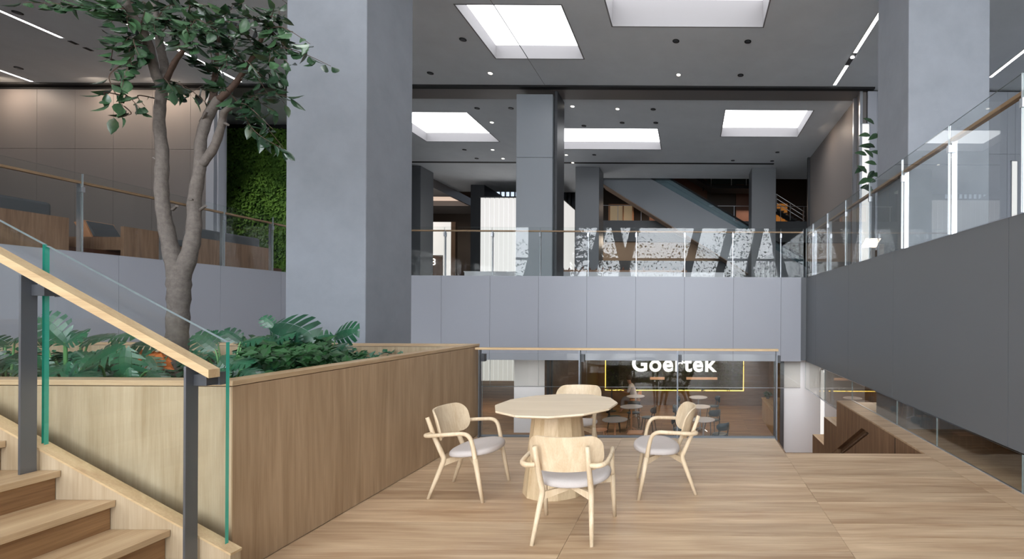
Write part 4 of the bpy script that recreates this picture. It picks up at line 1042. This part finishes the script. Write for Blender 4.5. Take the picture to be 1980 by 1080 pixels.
for m_, q in leaves[:300]:
    o = bpy.data.objects.new('leaf', leaf_me); COL.objects.link(o); o.parent = tree
    o.matrix_local = Matrix.Translation(-ol) @ m_
rest = MB()
for m_, q in leaves[300:]: rest.add([m_ @ v for v in LV], lf)
rest.build('foliage', M['leaf'], tree, smooth=True)['kind'] = 'stuff'
print('tree leaves', len(leaves))

# ------------------------------------------------------------------ monstera plants
def monstera_mesh(name, lobes=6, seed=1):
    r = random.Random(seed); m = MB(); W = .52
    def w(t_): return W*math.sin(PI*min(1, max(0, (t_+.16)/1.18))**.8)**.75
    def P(x, y): return (x, y, -.55*x*x - .28*max(0, y)**2 + .02)
    for sd in (-1, 1):
        ts_ = [-.14 + (1.10)*i/lobes for i in range(lobes+1)]
        for i in range(lobes):
            t0, t1 = ts_[i], ts_[i+1]; g_ = (t1-t0)*.13
            w0, w1 = w(t0), w(t1); fwd = .10+.10*i/lobes
            mc0, mc1 = max(0, t0), max(0, t1)
            wi0, wi1 = .30*w0+.02, .30*w1+.02
            if i == lobes-1: wi1 = .012; 
            a = P(0, mc0 if t0 > 0 else .0); b = P(0, mc1)
            c = P(sd*wi1, t1+fwd*.3 if i < lobes-1 else 1.0); d = P(sd*wi0, t0+fwd*.3)
            fq = [(0, 1, 2, 3)] if sd > 0 else [(3, 2, 1, 0)]
            if mc1 > mc0+1e-6 or i == 0: m.add([a, b, c, d], fq)
            d2 = P(sd*wi0*1.05, t0+fwd*.3+g_*.4); c2 = P(sd*wi1*1.05, (t1+fwd*.3-g_*.4) if i < lobes-1 else .985)
            wm0, wm1 = .72*w0, .72*w1 
            if i == lobes-1: wm1 = .03
            e1 = P(sd*(wm0+.02), t0+fwd*.75+g_); e2 = P(sd*(wm1+.02), (t1+fwd*.75-g_) if i < lobes-1 else 1.02)
            m.add([d2, c2, e2, e1], fq)
            wo0, wo1 = w0*.97+.01, w1*.97+.01
            tm_ = (t0+t1)/2
            h1 = P(sd*wo0, t0+fwd+g_*1.6); h2 = P(sd*(w(tm_)*1.03), tm_+fwd*1.35) if i < lobes-1 else P(sd*.03, 1.06)
            m.add([e1, e2, h2, h1], fq)
    return m
mm = [monstera_mesh('leaf', 6, s).mesh('monstera_leaf', M['monst'], smooth=True) for s in (1,)]
ml5 = monstera_mesh('leaf', 5, 3).mesh('monstera_leaf_small', M['monst'], smooth=True)
def put_leaf(plant, px, py, Y, ang, lpx, tilt=.5, me=None, fwd=0.15):
    p = at(px, py, Y=Y); o_ = origin(plant)
    a = math.radians(ang)
    tip = Vector((math.cos(a), -fwd-.25*R.random(), math.sin(a))).normalized()
    nrm = Vector((R.uniform(-.25, .25), -tilt, 1-tilt+.15)); nrm = (nrm - tip*nrm.dot(tip)).normalized(); s = tip.cross(nrm).normalized()
    L_ = lpx*Y/FPX
    rot = Matrix((s, tip, s.cross(tip))).transposed().to_4x4()
    o = bpy.data.objects.new('leaf', me or mm[0]); COL.objects.link(o); o.parent = plant
    o.matrix_local = Matrix.Translation(p - o_) @ rot @ Matrix.Scale(L_, 4)
    base = Vector((o_.x + (p.x-o_.x)*.45, o_.y + (p.y-o_.y)*.45, .93))
    k = MB().tube(smooth_path([base, (base*.4+p*.6) + Vector((0, 0, .05)), p], 4), lerp_r([.009, .007, .005], 0, 9), 6)
    k.build('stalk', M['stem'], plant, smooth=True)
PL = [
 ('monstera plant at the far left behind the steel post', (10, 3.5), [(42, 690, 3.3, 195, 75, .55), (10, 668, 3.6, 150, 45, .5), (5, 720, 3.2, 200, 50, .5), (72, 690, 3.35, -60, 38, .6), (30, 655, 4.0, 20, 45, .4), (70, 720, 3.3, 10, 45, .5), (-30, 690, 3.4, 180, 60, .5)]),
 ('monstera plant with an upright leaf right of the green glass edge', (130, 3.5), [(124, 661, 3.4, 128, 62, .75), (128, 664, 3.4, 38, 42, .6), (105, 690, 3.5, 215, 42, .5), (150, 685, 3.5, -20, 45, .5), (150, 722, 3.15, -5, 42, .4), (110, 722, 3.1, 185, 42, .4), (172, 660, 3.8, 25, 50, .4), (90, 670, 3.8, 100, 40, .5), (135, 700, 3.3, -100, 30, .5), (160, 655, 4.2, 150, 45, .4)]),
 ('monstera plant with the large drooping round leaf under the stair handrail', (230, 3.6), [(245, 674, 3.3, -92, 62, .95), (236, 668, 3.5, 205, 75, .55), (215, 652, 4.0, 170, 50, .4), (222, 650, 4.0, 15, 50, .4), (262, 664, 3.9, 10, 55, .45), (250, 712, 3.05, -80, 28, .7), (190, 705, 3.3, 200, 36, .4), (285, 690, 3.6, -35, 35, .5), (205, 690, 3.5, -110, 35, .6), (290, 718, 3.2, -20, 36, .4)]),
 ('monstera plant right of the tree trunk behind the glass end', (440, 3.9), [(415, 674, 3.9, 140, 48, .65), (470, 662, 4.0, 20, 36, .5), (465, 660, 4.0, 130, 34, .5), (440, 655, 4.2, 150, 36, .5), (400, 690, 3.6, 200, 32, .5), (430, 690, 3.6, -30, 42, .5), (385, 700, 3.6, 160, 32, .4), (450, 700, 3.4, 10, 42, .45), (410, 715, 3.2, -10, 34, .4), (480, 690, 3.7, -50, 32, .5), (470, 715, 3.15, -10, 36, .4), (420, 660, 4.4, 60, 30, .4)]),
 ('tall monstera plant whose top leaf stands out against the concrete column', (530, 4.4), [(530, 633, 4.5, -7, 80, .8), (528, 632, 4.5, 125, 26, .6), (532, 660, 4.4, 165, 26, .6), (534, 658, 4.4, 30, 36, .5), (560, 690, 4.0, 30, 40, .5), (520, 695, 3.8, -20, 40, .5), (575, 670, 4.4, 95, 26, .5), (545, 700, 3.7, 200, 34, .4)]),
 ('monstera plant nearest the far right end of the planter', (640, 4.9), [(648, 652, 5.0, 22, 50, .8), (640, 652, 5.0, 190, 58, .65), (655, 665, 4.9, -25, 28, .5), (610, 660, 4.9, 160, 34, .4), (668, 700, 4.4, 20, 36, .3), (630, 680, 4.6, 30, 40, .45), (600, 690, 4.3, 10, 36, .45), (580, 700, 4.0, 200, 34, .4), (655, 690, 4.6, -20, 30, .4)]),
]
for lb, (bx, by), lst in PL:
    c = at(bx, 720, Y=by)
    pl = thing('monstera_plant', lb, 'plant', (c.x, c.y, .93))
    for L5 in lst:
        put_leaf(pl, *L5[:6], me=(ml5 if L5[4] < 40 else None))
    for k in range(5):
        put_leaf(pl, bx+R.uniform(-45, 45), 712+R.uniform(-14, 4), by-R.uniform(-.1, .45), R.uniform(0, 360), R.uniform(26, 40), R.uniform(.2, .5), me=ml5)
# undergrowth
def g3():
    while True:
        px = R.uniform(470, 700); Y = R.uniform(3.4, 5.2); X = at(px, 700, Y=Y).x
        if X < -2.85: break
    z = .95 + R.random()**.8*.30*(1 if px < 640 else .5)
    return (X, Y, z), (R.uniform(-.8, .8), R.uniform(-1, .4), 1), (R.uniform(-1, 1), R.uniform(-1, 1), R.uniform(-.3, .9))
u = leaf_cloud(2600, g3, .085, 'undergrowth', None).build('undergrowth', M['fern']); pivot(u, (-3.6, 4.3, .93)); tag(u, 'dense small-leaved green undergrowth in the right half of the planter', 'ground cover', kind='stuff')
def g4():
    Y = R.uniform(3.0, 5.9); X = R.uniform(-9.2, -2.85)
    return (X, Y, .93+R.random()*.12), (R.uniform(-.8, .8), R.uniform(-1, .4), 1), (R.uniform(-1, 1), R.uniform(-1, 1), R.uniform(-.1, .5))
u = leaf_cloud(3500, g4, .10, 'groundcover', None).build('low_foliage', M['monst']); pivot(u, (-6, 4.3, .93)); tag(u, 'low dark green leaves covering the planter soil', 'ground cover', kind='stuff')
t = thing('croton_plant', 'small plant with orange leaves under the stair handrail', 'plant', tuple(at(300, 710, Y=3.7).xy)+(.93,))
for i in range(22):
    c = at(R.uniform(272, 324), R.uniform(684, 712), Y=3.75+R.uniform(-.1, .2)); q = leaf_cloud(1, lambda: (c, (R.uniform(-.4, .4), -1, .4), (R.uniform(-1, 1), 0, R.uniform(-.4, .6))), .09, 'leaf', None)
    q.build('leaf', M['orange'], t)
    MB().tube([(origin(t).x, origin(t).y, .93), c], .003, 4).build('stalk', M['stem'], t)

# fig plant on the right gallery
t = thing('fig_plant', 'dark fiddle-leaf plant standing half behind the right concrete column', 'plant', (3.62, 9.2, ZU))
MB().lathe(3.62, 9.2, [(.16, ZU+.002), (.2, ZU+.3)], 16).build('pot', M['dark'], t)
MB().tube([(3.62, 9.2, ZU+.28), (3.58, 9.2, 3.6), (3.55, 9.2, 5.0)], [.025, .02, .01], 6).build('stem', M['bark'], t)
for (px, py) in ((1690, 240), (1683, 262), (1692, 285), (1676, 300), (1688, 305), (1672, 322), (1690, 330), (1680, 345), (1686, 362), (1695, 318), (1676, 335), (1694, 350), (1684, 285), (1690, 372), (1700, 260), (1706, 300), (1704, 340)):
    c = at(px, py, Y=9.0+R.uniform(0, .4)); a_ = R.uniform(2.2, 4.2)
    tip = Vector((math.cos(a_), -.2, math.sin(a_)*.9)).normalized(); nrm = Vector((.2, -1, .5)); nrm = (nrm-tip*nrm.dot(tip)).normalized(); s = tip.cross(nrm)
    o = bpy.data.objects.new('leaf', leaf_me); COL.objects.link(o); o.parent = t
    o.matrix_local = Matrix.Translation(c-origin(t)) @ Matrix((s, tip, s.cross(tip))).transposed().to_4x4() @ Matrix.Scale(.24, 4)

# ------------------------------------------------------------------ ceiling fittings
def linear(lb, x, y0, y1, wd=.09):
    t = thing('linear_light', lb, 'ceiling light', (x, (y0+y1)/2, ZC))
    box(x-wd/2, x+wd/2, y0, y1, ZC-.012, ZC-.006).build('diffuser', M['strip'], t)
    MB().box(x-wd/2-.012, x-wd/2, y0-.01, y1+.01, ZC-.014, ZC).box(x+wd/2, x+wd/2+.012, y0-.01, y1+.01, ZC-.014, ZC).build('frame', M['ceil_trim'], t)
linear('longer lit strip in the ceiling, meeting the right concrete column', 4.17, 9.0, 12.35)
linear('short lit strip in the ceiling just below the round spot, left of the right column', 4.17, 13.0, 14.1)
linear('lit ceiling strip in the upper right corner beyond the right column', 8.4, 8.5, 13.6)
linear('lit ceiling strip in the upper left corner', -15.45, 7.0, 11.85)
linear('short lit ceiling strip at the left photo edge near the panelled wall', -19.3, 9.0, 14.15)
linear('long lit ceiling strip seen through the tree crown', -13.15, 7.0, 14.1)
t = thing('spot_cluster', 'small round spots between the two lit strips beside the right column', 'ceiling light', (4.17, 12.7, ZC))
box(4.11, 4.23, 12.37, 12.98, ZC-.014, ZC-.002).build('housing', M['dark'], t)
MB().lathe(4.17, 12.55, [(.05, ZC-.03), (.05, ZC-.012)], 14).build('lamp', M['strip'], t)
t = thing('spot_cluster', 'row of dark recessed spots at the end of the upper left lit strip', 'ceiling light', (-15.3, 12.6, ZC))
for y in (12.0, 12.3, 12.65, 12.85): box(-15.5, -15.4, y, y+.16, ZC-.012, ZC-.002).build('housing', M['slot'], t)
DL = [('front ceiling, left of the square light box', 895, 76), ('front ceiling, beside the tall column, nearest the dark slot', 832, 141), ('front ceiling, below the square light box', 948, 141),
      ('front ceiling, left of the upper pair below the wide light box', 1307, 79), ('front ceiling, right of the upper pair below the wide light box', 1446, 80),
      ('front ceiling, left of the lower pair near the slot', 1312, 144), ('front ceiling, right of the lower pair near the slot', 1432, 145),
      ('rear ceiling, above the leftmost light box', 922.5, 209), ('rear ceiling, touching the clad column', 988, 209), ('rear ceiling, right of the leftmost light box', 951, 236),
      ('rear ceiling, below the middle of the leftmost light box', 898, 289), ('rear ceiling, below the right corner of the leftmost light box', 952.5, 289),
      ('rear ceiling, near the thin slot at left', 921.6, 306), ('rear ceiling, near the thin slot left of the clad column', 972.6, 306), ('rear ceiling, right beside the clad column', 1107, 205),
      ('rear ceiling, just above the long light box', 1129, 243), ('rear ceiling, below the left end of the long light box', 1095, 299), ('rear ceiling, below the middle of the long light box', 1149, 299),
      ('rear ceiling, at the thin slot above the dark far column', 1107.5, 314), ('rear ceiling, left one of the four small ones, upper', 1194, 210), ('rear ceiling, right one of the four small ones, upper', 1263, 211),
      ('rear ceiling, left one of the four small ones, lower', 1203, 237), ('rear ceiling, right one of the four small ones, lower', 1268, 237), ('rear ceiling, right of centre near the thin slot', 1417, 310),
      ('rear ceiling, near the slot end by the brown wall', 1493, 311), ('rear ceiling, below the rightmost light box', 1503, 294), ('front ceiling, upper left beside the lit strip', 34, 24), ('front ceiling, above the panelled wall at left', 36, 131)]
ring = M['steel']; dk = M['slot']; lit = plain('lamp_glow', (255, 250, 240), .5, emit=(255, 244, 225), es=2.0)
for i, (lb, px, py) in enumerate(DL):
    p = at(px, py, Z=ZC); on = i in (2, 9, 11, 13, 14, 16, 18, 19, 5)
    t = thing('downlight', 'round downlight in the ' + lb, 'ceiling light', (p.x, p.y, ZC), 'downlights')
    MB().lathe(p.x, p.y, [(.085, ZC-.012), (.085, ZC-.001)], 18).build('trim_ring', ring if on else dk, t)
    MB().lathe(p.x, p.y, [(.055, ZC-.020), (.058, ZC-.012)], 14).build('lamp', lit if on else M['dark'], t)
